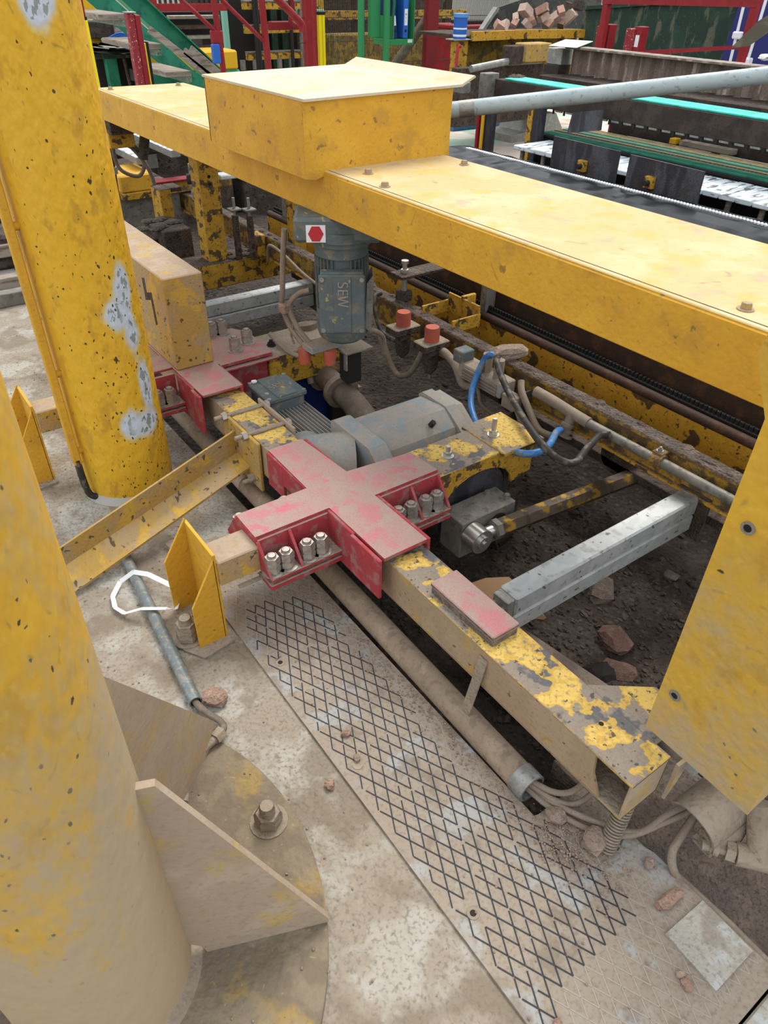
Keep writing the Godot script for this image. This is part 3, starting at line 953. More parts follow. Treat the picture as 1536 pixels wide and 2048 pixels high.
func flange_side(t: Node3D, x0: float, x1: float, z: float, sg: float, nuts: Array, ribs: Array) -> void:
	# upright cheek at z, a pair of bolting flanges reaching out in direction sg, and slanted ribs
	var w := 0.082 * sg
	var s := sh(true)
	box(s, V(x0, 0.226, z - 0.006), V(x1, 0.326, z + 0.006), 0.002)
	fin(s, "cheek", "red", t, "red_top")
	for y in [0.226, 0.198]:
		s = sh(true)
		box(s, V(x0 - (0.004 if y < 0.21 else 0.0), y - 0.011, minf(z, z + w)), V(x1, y + (0.003 if y > 0.21 else 0.008), maxf(z, z + w)), 0.002)
		fin(s, "bolting_flange", "red", t, "dust")
	for r in ribs:
		s = sh()
		in_side()
		prism(s, [Vector2(z, 0.229), Vector2(z + w * 0.97, 0.229), Vector2(z + w * 0.12, 0.322), Vector2(z, 0.322)], r, r + 0.009)
		flat()
		fin(s, "rib", "red", t)
	for n in nuts:
		lock_nut(t, n, 0.229, z + w * 0.6)

func crosses() -> void:
	var t := thing("cross_clamp", V(0.98, 0.2, -1.57), "dusty red cross shaped clamp with rows of bolts joining the beams, nearest of the two", "beam joint")
	var s := sh(true)
	in_plan()
	prism(s, [Vector2(0.648, -1.503), Vector2(0.902, -1.503), Vector2(0.902, -1.213), Vector2(1.056, -1.213), Vector2(1.056, -1.478), Vector2(1.312, -1.478), Vector2(1.302, -1.615), Vector2(1.056, -1.64), Vector2(1.038, -1.9), Vector2(0.905, -1.9), Vector2(0.898, -1.632), Vector2(0.65, -1.632)], 0.326, 0.338)
	flat()
	fin(s, "top_plate", "red", t, "red_top")
	flange_side(t, 0.65, 0.9, -1.503, 1.0, [0.671, 0.718, 0.79, 0.838], [0.647, 0.752])
	flange_side(t, 1.06, 1.312, -1.478, 1.0, [1.115, 1.165, 1.225, 1.272], [1.19, 1.304])
	flange_side(t, 0.65, 0.895, -1.632, -1.0, [0.68, 0.84], [0.647])
	flange_side(t, 1.06, 1.304, -1.622, -1.0, [1.1, 1.25], [1.295])
	for b in [[0.893, -1.503, -1.36, 0.176], [0.884, -1.362, -1.213, 0.19], [1.06, -1.49, -1.215, 0.205], [0.896, -1.9, -1.79, 0.2], [0.896, -1.79, -1.632, 0.255], [1.045, -1.9, -1.64, 0.2]]:
		s = sh()
		box(s, V(b[0], b[3], b[1]), V(b[0] + 0.012, 0.334, b[2]), 0.002)
		fin(s, "cheek", "red", t)
	s = sh()
	box(s, V(0.66, 0.222, -1.6), V(0.93, 0.308, -1.51), 0.003)
	fin(s, "cross_arm", "yellow_side", t)
	s = sh()
	box(s, V(0.647, 0.25, -1.633), V(0.652, 0.333, -1.5), 0.001)
	fin(s, "end_cap", "red", t)
	s = sh()
	box(s, V(0.57, 0.196, -1.49), V(0.7, 0.203, -1.475), 0.001)
	fin(s, "weld_strip", "dust", t)

	t = thing("cross_clamp", V(0.98, 0.2, -2.75), "red cross shaped clamp half hidden under the tall yellow box", "beam joint")
	s = sh(true)
	box(s, V(0.885, 0.326, -3.1), V(1.055, 0.338, -2.39), 0.002)
	fin(s, "top_plate", "red", t, "red_top")
	for b in [[0.876, -2.63, -2.47, 0.17], [0.868, -2.47, -2.39, 0.17], [1.05, -2.62, -2.4, 0.22]]:
		s = sh()
		box(s, V(b[0], b[3], b[1]), V(b[0] + 0.012, 0.334, b[2]), 0.002)
		fin(s, "cheek", "red", t)
	s = sh(true)
	in_plan()
	prism(s, [Vector2(1.05, -2.6), Vector2(1.3, -2.6), Vector2(1.315, -2.68), Vector2(1.31, -2.86), Vector2(1.27, -2.93), Vector2(1.05, -2.94)], 0.322, 0.334)
	flat()
	fin(s, "lid_flange", "red", t, "red_top")
	s = sh(true)
	box(s, V(1.05, 0.303, -2.93), V(1.328, 0.313, -2.585), 0.002)
	fin(s, "bolting_flange", "red", t, "red_top")
	s = sh()
	box(s, V(1.06, 0.17, -2.9), V(1.285, 0.304, -2.62), 0.003)
	fin(s, "socket", "red", t)
	for p in [[1.177, -2.70], [1.257, -2.745], [1.16, -2.9], [1.21, -2.9]]:
		lock_nut(t, p[0], 0.334, p[1])
	s = sh(true)
	box(s, V(0.63, 0.326, -2.83), V(0.885, 0.338, -2.69), 0.002)
	fin(s, "arm_plate", "red", t, "red_top")
	flange_side(t, 0.65, 0.878, -2.66, 1.0, [0.78, 0.83], [0.66])
	s = sh()
	box(s, V(0.32, 0.222, -2.765), V(0.66, 0.302, -2.68), 0.003)
	fin(s, "cross_arm", "yellow", t)
	org = Vector3.ZERO

func box_guard() -> void:
	var t := thing("box_cover", V(0.97, 0.34, -3.2), "tall narrow yellow box with a dark zigzag mark standing on the far cross clamp", "cover")
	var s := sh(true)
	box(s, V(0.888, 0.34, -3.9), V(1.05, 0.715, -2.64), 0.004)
	fin(s, "case", "yellow_side", t, "dust_or_shade_yellow")  # dusty top, its colour darkened to paint in the cover bridge's shade
	s = sh()
	in_side()
	prism(s, [Vector2(-2.878, 0.655), Vector2(-2.848, 0.66), Vector2(-2.85, 0.602), Vector2(-2.79, 0.62), Vector2(-2.785, 0.49), Vector2(-2.808, 0.478), Vector2(-2.812, 0.583), Vector2(-2.88, 0.562)], 0.8872, 0.8895)
	flat()
	fin(s, "painted_mark", "grime", t)
	org = Vector3.ZERO

# ---------------------------------------------------------------- the yellow cover bridge, its box, leg and hanging motor
func gantry() -> void:
	var t := thing("conveyor_cover", V(1.66, 0.95, -2.7), "long yellow sheet steel cover bridge with pale dusty top crossing the picture", "machine cover")
	var s := sh(true)
	var z0 := -4.74
	var z1 := 0.35
	box(s, V(1.395, 1.092, z0), V(1.935, 1.103, z1), 0.004)
	fin(s, "top_sheet", "yellow", t, "yellow_top")
	s = sh()
	box(s, V(1.393, 0.953, z0), V(1.403, 1.097, -2.188), 0.0008)
	fin(s, "front_sheet", "yellow", t)
	s = sh()
	box(s, V(1.391, 0.953, -2.187), V(1.403, 1.097, z1), 0.003)
	fin(s, "front_sheet", "yellow", t)
	s = sh()
	box(s, V(1.925, 0.953, z0), V(1.935, 1.097, z1), 0.003)
	fin(s, "back_sheet", "yellow", t)
	s = sh()
	box(s, V(1.395, 0.953, z0), V(1.935, 1.097, z0 + 0.01), 0.003)
	fin(s, "end_sheet", "yellow", t)
	s = sh()
	box(s, V(1.411, 1.1005, z0), V(1.4145, 1.1036, z1), 0.0003)
	fin(s, "seam", "grime", t)
	for p in [[1.45, -4.62], [1.85, -4.62], [1.88, -2.1], [1.44, -1.98], [1.46, -0.72], [1.5, -2.16]]:
		s = sh()
		rod(s, V(p[0], 1.103, p[1]), V(p[0], 1.106, p[1]), 0.018, 16)
		tube(s, [V(p[0], 1.106, p[1]), V(p[0], 1.114, p[1]), V(p[0], 1.118, p[1])], [0.0125, 0.0125, 0.01], 6, true)
		fin(s, "bolt", "dust_or_shade_yellow", t)
	# post carrying the far end
	t = thing("cover_post", V(1.75, 0.25, -4.1), "upright yellow box post with two holes under the far end of the cover bridge", "post")
	s = sh()
	box(s, V(1.68, 0.25, -4.2), V(1.80, 0.955, -4.08), 0.003)
	fin(s, "shaft", "worn_yellow", t)
	for y in [0.72, 0.68]:
		s = sh()
		rod(s, V(1.74, y, -4.081), V(1.74, y, -4.078), 0.009, 12)
		fin(s, "hole", "black", t)
	# raised box on the bridge
	t = thing("motor_hood", V(1.64, 1.09, -2.64), "raised yellow box hood with a bent-up lid sitting on the cover bridge", "machine cover")
	s = sh()
	box(s, V(1.32, 1.084, -3.03), V(1.33, 1.318, -2.276), 0.0006)
	fin(s, "front_sheet", "yellow", t)
	s = sh()
	prism(s, [Vector2(1.32, 1.084), Vector2(1.36, 1.078), Vector2(1.42, 1.094), Vector2(1.6, 1.1), Vector2(1.945, 1.102), Vector2(1.955, 1.325), Vector2(1.32, 1.318)], -2.277, -2.274)
	fin(s, "side_sheet", "yellow", t)
	s = sh()
	box(s, V(1.945, 1.09, -3.03), V(1.955, 1.322, -2.275), 0.003)
	box(s, V(1.32, 1.09, -3.03), V(1.955, 1.32, -3.02), 0.003)
	fin(s, "rear_sheet", "yellow", t)
	s = sh(true)
	box(s, V(1.322, 1.084, -3.03), V(1.397, 1.09, -2.28), 0.001)
	fin(s, "underside", "yellow", t)
	s = sh(true)
	prism(s, [Vector2(1.318, 1.316), Vector2(1.318, 1.324), Vector2(1.985, 1.333), Vector2(2.045, 1.358), Vector2(2.05, 1.352), Vector2(1.988, 1.325)], -3.04, -2.262)
	fin(s, "lid", "cream_top", t, "cream_top")
	# leg plate at right
	t = thing("guard_plate", V(1.09, 0.335, -0.3), "broad scuffed yellow leg plate hanging over the end of the long beam", "machine leg")
	s = sh()
	in_side()
	prism(s, [Vector2(-0.432, 0.336), Vector2(-0.182, 0.327), Vector2(-0.182, 1.32), Vector2(-0.46, 1.32), Vector2(-0.478, 1.2), Vector2(-0.432, 1.11)], 1.05, 1.058)
	flat()
	fin(s, "plate", "leg", t)
	s = sh()
	box(s, V(1.0575, 0.3275, -0.19), V(1.13, 1.319, -0.1825), 0.0005)
	fin(s, "return_flange", "leg", t)
	for p in [[0.92, -0.392], [0.476, -0.398]]:
		s = sh()
		hollow(s, V(1.047, p[0], p[1]), V(1.0505, p[0], p[1]), 0.0125, 0.0075, 18)
		fin(s, "rim", "steel", t)
		s = sh()
		rod(s, V(1.048, p[0], p[1]), V(1.0495, p[0], p[1]), 0.0076, 14)
		fin(s, "hole", "black", t)
	hanging_motor()
	org = Vector3.ZERO

func hanging_motor() -> void:
	var ctr := V(1.485, 0, -2.315)
	var t := thing("electric_motor", V(1.485, 0.46, -2.315), "grey upright electric motor hanging under the yellow cover bridge", "motor")
	X = Transform3D(Basis(V(0, 1, 0), deg_to_rad(-33)), ctr)
	var s := sh()
	lathe(s, [Vector2(0.0, 0.462), Vector2(0.075, 0.464), Vector2(0.094, 0.478), Vector2(0.104, 0.505), Vector2(0.106, 0.56), Vector2(0.103, 0.562), Vector2(0.103, 0.60)], 40)
	fin(s, "fan_cowl", "motor", t)
	s = sh()
	lathe(s, [Vector2(0.09, 0.59), Vector2(0.092, 0.60), Vector2(0.092, 0.8), Vector2(0.101, 0.802), Vector2(0.101, 0.845), Vector2(0.115, 0.846), Vector2(0.115, 0.862), Vector2(0.125, 0.865), Vector2(0.125, 0.90), Vector2(0.0, 0.90)], 40)
	fin(s, "stator", "motor", t)
	for k in 36:
		var a := TAU * k / 36.0
		if cos(a) > 0.96:
			continue
		s = sh()
		var keep := X
		X = X * Transform3D(Basis(V(0, 1, 0), a), Vector3.ZERO)
		box(s, V(-0.0018, 0.60, 0.09), V(0.0018, 0.80, 0.104), 0.0008)
		X = keep
		fin(s, "fin", "motor", t)
	# terminal box on the side towards the walkway
	s = sh()
	box(s, V(-0.08, 0.545, 0.09), V(0.08, 0.77, 0.135), 0.006)
	fin(s, "terminal_box", "motor", t)
	s = sh()
	box(s, V(-0.085, 0.54, 0.135), V(0.085, 0.765, 0.152), 0.005)
	box(s, V(-0.032, 0.548, 0.15), V(0.034, 0.757, 0.156), 0.002)
	var cover := fin(s, "terminal_cover", "motor", t)
	for p in [[-0.073, 0.75], [0.073, 0.75], [-0.073, 0.555], [0.073, 0.555]]:
		s = sh()
		rod(s, V(p[0], p[1], 0.15), V(p[0], p[1], 0.158), 0.0085, 12)
		fin(s, "screw", "steel", cover)
	var tm := TextMesh.new()
	tm.text = "SEW"
	var fo := SystemFont.new()
	fo.font_names = PackedStringArray(["Droid Sans"])
	tm.font = fo
	tm.font_size = 32
	tm.pixel_size = 0.0016
	tm.depth = 0.004
	tm.material = M["motor_dust"]
	var mi := MeshInstance3D.new()
	mi.name = "raised_lettering"
	mi.mesh = tm
	mi.transform = Transform3D(Basis.IDENTITY, -org) * X * Transform3D(Basis(V(0, 0, 1), -PI / 2), V(0.002, 0.695, 0.157))
	cover.add_child(mi)
	# rain shield plate at right and gear head above
	s = sh()
	prism(s, [Vector2(0.09, 0.52), Vector2(0.112, 0.50), Vector2(0.118, 0.56), Vector2(0.122, 0.72), Vector2(0.118, 0.73), Vector2(0.095, 0.70)], -0.06, 0.05)
	fin(s, "side_shield", "steel", t)
	s = sh()
	box(s, V(-0.17, 0.868, -0.14), V(0.15, 0.955, 0.115), 0.012)
	fin(s, "gear_head", "motor", t)
	s = sh()
	box(s, V(-0.125, 0.872, 0.114), V(-0.055, 0.932, 0.1165), 0.001)
	var lab := fin(s, "sticker", "white", t)
	s = sh()
	prism(s, [Vector2(-0.118, 0.902), Vector2(-0.104, 0.876), Vector2(-0.076, 0.876), Vector2(-0.062, 0.902), Vector2(-0.076, 0.928), Vector2(-0.104, 0.928)], 0.1164, 0.1174)
	fin(s, "red_hexagon", "sign_red", lab)
	flat()
	for q in [[V(1.33, 0.875, -2.47), V(1.325, 0.75, -2.49), V(1.32, 0.63, -2.50), V(1.33, 0.55, -2.53), V(1.35, 0.46, -2.50), V(1.38, 0.39, -2.44), V(1.38, 0.345, -2.46), V(1.36, 0.335, -2.57), V(1.36, 0.36, -2.72)], [V(1.40, 0.64, -2.42), V(1.37, 0.62, -2.46), V(1.345, 0.56, -2.5), V(1.36, 0.48, -2.47), V(1.4, 0.40, -2.42), V(1.41, 0.36, -2.44)]]:
		s = sh()
		tube(s, curve(q, 6), 0.011, 10)
		fin(s, "cable", "cable", t)
	s = sh()
	box(s, V(1.31, 0.53, -2.535), V(1.365, 0.575, -2.49), 0.008)
	fin(s, "cable_tape", "clay", t)
	s = sh()
	tube(s, curve([V(1.35, 0.54, -2.5), V(1.352, 0.48, -2.49), V(1.345, 0.44, -2.5), V(1.352, 0.40, -2.49)], 4), 0.005, 5)
	fin(s, "red_rag", "clay", t)
	# sensor bracket below the motor
	t = thing("sensor_bracket", V(1.45, 0.3, -2.4), "small steel bracket with two orange sensor heads under the hanging motor", "sensor")
	s = sh(true)
	box(s, V(1.36, 0.395, -2.44), V(1.52, 0.425, -2.36), 0.004)
	fin(s, "bar", "motor_dust", t, "dust")
	for p in [[1.445, -2.36], [1.365, -2.43]]:
		s = sh()
		tube(s, [V(p[0], 0.40, p[1]), V(p[0], 0.345, p[1]), V(p[0], 0.335, p[1])], [0.026, 0.026, 0.022], 18)
		fin(s, "sensor_head", "orange", t)
	s = sh(true)
	box(s, V(1.5, 0.37, -2.45), V(1.64, 0.38, -2.32), 0.002)
	box(s, V(1.5, 0.30, -2.34), V(1.51, 0.375, -2.32), 0.002)
	fin(s, "angle", "steel", t, "dust")
	s = sh()
	box(s, V(1.55, 0.2, -2.45), V(1.62, 0.37, -2.38), 0.002)
	fin(s, "stem", "dark", t)

# ---------------------------------------------------------------- what stands in the pit
func pit_machinery() -> void:
	var t := thing("bearing_beam", V(1.54, 0.15, -1.58), "short chipped yellow cross beam with two bolts beside the red cross clamp", "steel beam")
	var s := sh(true)
	box(s, V(1.3, 0.288, -1.665), V(1.64, 0.302, -1.48), 0.003)
	fin(s, "top_plate", "worn_yellow", t, "beam_top")
	s = sh(true)
	box(s, V(1.6, 0.292, -1.69), V(1.80, 0.308, -1.455), 0.003)
	fin(s, "end_pad", "worn_yellow", t, "beam_top")
	s = sh()
	in_pts(s)
	fin(s, "arched_web", "worn_yellow", t)
	s = sh()
	box(s, V(1.3, 0.18, -1.66), V(1.78, 0.29, -1.65), 0.002)
	fin(s, "rear_web", "worn_yellow", t)
	s = sh()
	box(s, V(1.66, 0.2, -1.64), V(1.79, 0.293, -1.50), 0.003)
	fin(s, "end_block", "worn_yellow", t)
	bolt_up(t, V(1.43, 0.302, -1.565), 0.0165, [0.016], 0.022, "bright", "bolt")
	bolt_up(t, V(1.655, 0.308, -1.575), 0.0165, [0.016], 0.05, "bright", "bolt")
	s = sh()
	box(s, V(1.69, -0.24, -1.62), V(1.79, 0.2, -1.52), 0.002)
	fin(s, "leg", "grime", t)
	t = thing("pulley_wheel", V(1.52, 0.0, -1.55), "dark round pulley wheel under the arch of the short yellow cross beam", "wheel")
	s = sh()
	rod(s, V(1.52, 0.09, -1.62), V(1.52, 0.09, -1.515), 0.165, 40)
	fin(s, "rim", "dark_plate", t)
	s = sh()
	rod(s, V(1.52, 0.09, -1.515), V(1.52, 0.09, -1.44), 0.03, 20)
	fin(s, "shaft", "deep_blue", t)
	t = thing("crank_block", V(1.48, 0.0, -1.43), "square grey steel crank block with two bolts above the pit floor", "machine part")
	s = sh()
	box(s, V(1.352, 0.0, -1.485), V(1.605, 0.152, -1.375), 0.003)
	fin(s, "block", "steel_dark", t)
	s = sh()
	rod(s, V(1.52, 0.085, -1.376), V(1.52, 0.085, -1.373), 0.045, 28)
	fin(s, "bore", "dark", t)
	for x in [1.545, 1.59]:
		s = sh()
		tube(s, [V(x, 0.152, -1.462 + (x - 1.545) * 1.2), V(x, 0.164, -1.462 + (x - 1.545) * 1.2), V(x, 0.167, -1.462 + (x - 1.545) * 1.2)], [0.013, 0.013, 0.01], 6, true)
		fin(s, "bolt", "steel", t)
	t = thing("connecting_rod", V(1.8, 0.05, -1.3), "yellow and brown hexagon connecting rod with a shiny ball joint end", "rod")
	s = sh()
	rod(s, V(1.395, 0.098, -1.372), V(1.395, 0.098, -1.312), 0.046, 30)
	fin(s, "ball_joint", "bright", t)
	s = sh()
	rod(s, V(1.395, 0.098, -1.318), V(1.395, 0.098, -1.302), 0.026, 20)
	rod(s, V(1.395, 0.098, -1.306), V(1.395, 0.098, -1.296), 0.009, 14)
	fin(s, "pin", "bright", t)
	s = sh()
	tube(s, [V(1.42, 0.1, -1.345), V(1.445, 0.1, -1.343), V(1.475, 0.1, -1.34)], [0.018, 0.022, 0.022], 18)
	fin(s, "neck", "bright", t)
	s = sh()
	rod(s, V(1.47, 0.1, -1.34), V(1.492, 0.1, -1.338), 0.038, 6, true)
	fin(s, "lock_nut", "steel_dark", t)
	s = sh()
	rod(s, V(1.492, 0.1, -1.338), V(2.45, 0.105, -1.245), 0.034, 6, true)
	fin(s, "hexagon_bar", "rod_paint", t)
	# gearmotor
	t = thing("gear_motor", V(1.4, 0.0, -1.9), "dusty grey right angle gear unit with finned motor lying in the pit", "motor")
	s = sh()
	in_side()
	prism(s, [Vector2(-2.0, 0.0), Vector2(-2.0, 0.275), Vector2(-1.985, 0.29), Vector2(-1.87, 0.30), Vector2(-1.84, 0.298), Vector2(-1.77, 0.25), Vector2(-1.725, 0.17), Vector2(-1.72, 0.0)], 1.29, 1.66)
	flat()
	fin(s, "housing", "motor_dust", t)
	s = sh()
	in_side()
	prism(s, [Vector2(-2.01, 0.0), Vector2(-2.01, 0.29), Vector2(-1.99, 0.305), Vector2(-1.84, 0.305), Vector2(-1.73, 0.235), Vector2(-1.70, 0.17), Vector2(-1.70, 0.0)], 1.65, 1.70)
	prism(s, [Vector2(-2.0, 0.0), Vector2(-2.0, 0.28), Vector2(-1.98, 0.295), Vector2(-1.84, 0.295), Vector2(-1.74, 0.225), Vector2(-1.71, 0.16), Vector2(-1.71, 0.0)], 1.70, 1.735)
	flat()
	fin(s, "end_flange", "motor_dust", t)
	s = sh()
	in_side()
	prism(s, [Vector2(-2.0, 0.0), Vector2(-2.0, 0.305), Vector2(-1.98, 0.315), Vector2(-1.75, 0.31), Vector2(-1.69, 0.26), Vector2(-1.69, 0.0)], 1.22, 1.295)
	flat()
	fin(s, "input_flange", "motor_dust", t)
	s = sh()
	tube(s, curve([V(1.22, 0.16, -1.87), V(1.17, 0.165, -1.9), V(1.12, 0.165, -1.98), V(1.12, 0.165, -2.06)], 5), [0.148, 0.147, 0.146, 0.144, 0.142, 0.14, 0.135, 0.13, 0.125, 0.12, 0.115, 0.11, 0.105, 0.1, 0.098, 0.096], 28)
	fin(s, "bevel_neck", "motor_dust", t)
	s = sh()
	rod(s, V(1.5, 0.09, -1.72), V(1.5, 0.09, -1.69), 0.12, 36)
	fin(s, "output_boss", "dust", t)
	s = sh()
	rod(s, V(1.5, 0.09, -1.69), V(1.5, 0.09, -1.686), 0.075, 30)
	fin(s, "shaft_bore", "dark", t)
	s = sh()
	rod(s, V(1.545, 0.275, -1.8), V(1.55, 0.292, -1.79), 0.013, 6, true)
	fin(s, "vent_plug", "dark", t)
	s = sh()
	rod(s, V(1.26, 0.15, -1.692), V(1.26, 0.15, -1.682), 0.014, 14)
	fin(s, "plug", "steel_dark", t)
	s = sh()
	rod(s, V(1.2, 0.14, -2.0), V(1.2, 0.14, -2.46), 0.082, 32)
	fin(s, "stator", "motor_dust", t)
	for k in 11:
		s = sh()
		var x := 1.115 + k * 0.0165
		box(s, V(x, 0.13, -2.44), V(x + 0.004, 0.235, -2.02), 0.001)
		fin(s, "fin", "motor_dust", t)
	s = sh()
	box(s, V(1.113, 0.21, -2.455), V(1.277, 0.275, -2.285), 0.01)
	fin(s, "terminal_box", "motor", t)
	s = sh(true)
	box(s, V(1.106, 0.275, -2.462), V(1.284, 0.297, -2.278), 0.008)
	box(s, V(1.15, 0.293, -2.46), V(1.24, 0.303, -2.28), 0.003)
	var lid := fin(s, "terminal_lid", "motor", t)
	for p in [[1.115, -2.287], [1.272, -2.287], [1.115, -2.452], [1.272, -2.452]]:
		s = sh()
		rod(s, V(p[0], 0.29, p[1]), V(p[0], 0.3, p[1]), 0.009, 10)
		fin(s, "screw", "steel", lid)
	var tm := TextMesh.new()
	tm.text = "SEW"
	var fo := SystemFont.new()
	fo.font_names = PackedStringArray(["Droid Sans"])
	tm.font = fo
	tm.font_size = 32
	tm.pixel_size = 0.0013
	tm.depth = 0.003
	tm.material = M["dust"]
	var mi := MeshInstance3D.new()
	mi.name = "raised_lettering"
	mi.mesh = tm
	mi.position = V(1.195, 0.304, -2.37) - org
	mi.rotation_degrees = V(-90, 20, 0)
	lid.add_child(mi)
	s = sh()
	rock(s, V(1.13, 0.305, -2.445), V(0.014, 0.008, 0.01), 4, 7)
	fin(s, "bird_dropping", "white", lid)
	# big pipe behind
	t = thing("vacuum_pipe", V(1.57, 0.0, -2.5), "thick dusty pipe with two ring couplings behind the gear unit", "pipe")
	s = sh()
	tube(s, curve([V(1.53, 0.06, -2.1), V(1.555, 0.12, -2.35), V(1.575, 0.135, -2.6), V(1.592, 0.17, -2.74), V(1.6, 0.25, -2.80), V(1.6, 0.32, -2.82)], 5), 0.055, 22)
	fin(s, "tube", "soot_pipe", t)
	for p in [[1.562, 0.128, -2.45], [1.578, 0.138, -2.62]]:
		s = sh()
		hollow(s, V(p[0], p[1], p[2]), V(p[0] + 0.003, p[1] + 0.004, p[2] - 0.03), 0.082, 0.05, 26)
		rod(s, V(p[0] + 0.085, p[1], p[2] - 0.02), V(p[0] + 0.085, p[1], p[2] + 0.02), 0.013, 8)
		fin(s, "coupling", "cable", t)
	s = sh()
	tube(s, curve([V(1.5, 0.12, -2.62), V(1.5, 0.22, -2.66), V(1.54, 0.27, -2.66), V(1.6, 0.25, -2.66)], 5), 0.016, 10)
	fin(s, "clamp_band", "cable", t)
	t = thing("bearing_beam", V(1.5, 0.15, -2.7), "yellow cross beam with dusty top below the hanging motor", "steel beam")
	s = sh(true)
	box(s, V(1.29, 0.155, -2.85), V(1.7, 0.305, -2.61), 0.005)
	fin(s, "bar", "worn_yellow", t, "dust")
	bolt_up(t, V(1.36, 0.305, -2.72), 0.016, [0.014], 0.01, "dark", "bolt")
	s = sh()
	box(s, V(1.61, -0.24, -2.72), V(1.69, 0.17, -2.62), 0.002)
	fin(s, "leg", "dark", t)
	s = sh()
	box(s, V(1.34, -0.2, -2.8), V(1.66, 0.155, -2.66), 0.01)
	fin(s, "drum", "deep_blue", t)
	# aluminium cross members
	for a in [[-1.012, -0.94, 1.17, 2.03, "silver aluminium cross member nearest the leg plate, between long beam and rail"], [-3.53, -3.46, 1.3, 2.03, "silver aluminium cross member behind the tall yellow box"]]:
		t = thing("aluminium_profile", V((a[2] + a[3]) / 2, 0.11, a[0] + 0.036), a[4], "cross member", "aluminium cross members")
		for y in [[0.18, 0.25], [0.11, 0.177]]:
			s = sh()
			box(s, V(a[2], y[0], a[0]), V(a[3], y[1], a[1]), 0.006)
			fin(s, "profile", "alu", t)
		s = sh()
		box(s, V(a[2] - 0.03, 0.12, a[0] + 0.006), V(a[2], 0.244, a[1] - 0.006), 0.003)
		fin(s, "end_bracket", "steel", t)
		for dz in [0.016, 0.052]:
			s = sh()
			rod(s, V(a[2] - 0.055, 0.21, a[0] + dz), V(a[2] - 0.028, 0.21, a[0] + dz), 0.008, 8)
			fin(s, "bolt", "steel", t)
		s = sh()
		box(s, V(a[3], 0.08, a[0] - 0.01), V(a[3] + 0.012, 0.26, a[1] + 0.04), 0.002)
		fin(s, "end_plate", "grime", t)
	# things lying on the pit floor
	var rocks := [[1.818, -1.081, 0.07, "pointed pale stone on the pit floor beside the aluminium member", "stone_dark"], [1.659, -0.888, 0.065, "reddish broken lump on the pit floor, middle one left of the leg plate", "clay_dark"], [1.558, -0.783, 0.06, "blocky reddish brick lump on the pit floor close to the long beam", "clay_dark"], [1.5, -0.81, 0.06, "black flat lump beside the blocky brick piece in the pit", "dark"], [2.05, -1.22, 0.05, "brown half brick in the pit under the connecting rod", "clay_dark"], [1.70, -0.62, 0.05, "red brown stone half hidden behind the leg plate edge", "clay_dark"], [2.1, -0.98, 0.03, "small round pebble on the pit floor below the rail", "stone_dark"]]
	var i := 0
	for r in rocks:
		i += 1
		single(V(r[0], -0.2, r[1]), func(q): rock(q, V(r[0], -0.175, r[1]), V(r[2], r[2] * 0.6, r[2] * 0.75), 40 + i, 8, i * 0.7, 0.5), "rubble", r[4], r[3], "stone")
	single(V(1.4, -0.15, -0.98), func(q):
		X = Transform3D(Basis(V(0, 1, 0), 0.14) * Basis(V(0, 0, 1), -0.08), V(1.27, -0.085, -0.86))
		box(q, V(-0.14, 0, -0.25), V(0.13, 0.006, 0.27), 0.002)
		flat(), "floor_sheet", "cardboard_dust", "flat dusty board lying in the pit along the long beam", "board")
	single(V(1.38, 0.02, -1.2), func(q):
		X = Transform3D(Basis(V(0, 1, 0), -0.2) * Basis(V(0, 0, 1), -0.2), V(1.33, -0.05, -1.13))
		prism(q, [Vector2(-0.12, 0.0), Vector2(-0.1, 0.05), Vector2(-0.02, 0.07), Vector2(0.08, 0.06), Vector2(0.13, 0.02), Vector2(0.12, 0.014), Vector2(0.0, 0.05)], -0.1, 0.08)
		flat(), "cardboard_piece", "cardboard", "crumpled brown cardboard beside the near end of the aluminium member", "cardboard")

func in_pts(s: Shape) -> void:
	# web with an arch cut out of its lower edge
	var p := [Vector2(1.3, 0.29), Vector2(1.3, 0.16), Vector2(1.34, 0.16)]
	for k in 11:
		var a := PI - PI * k / 10.0
		p.append(Vector2(1.52 + cos(a) * 0.165, 0.14 + sin(a) * 0.11))
	p.append_array([Vector2(1.78, 0.16), Vector2(1.78, 0.29)])
	prism(s, p, -1.494, -1.484)

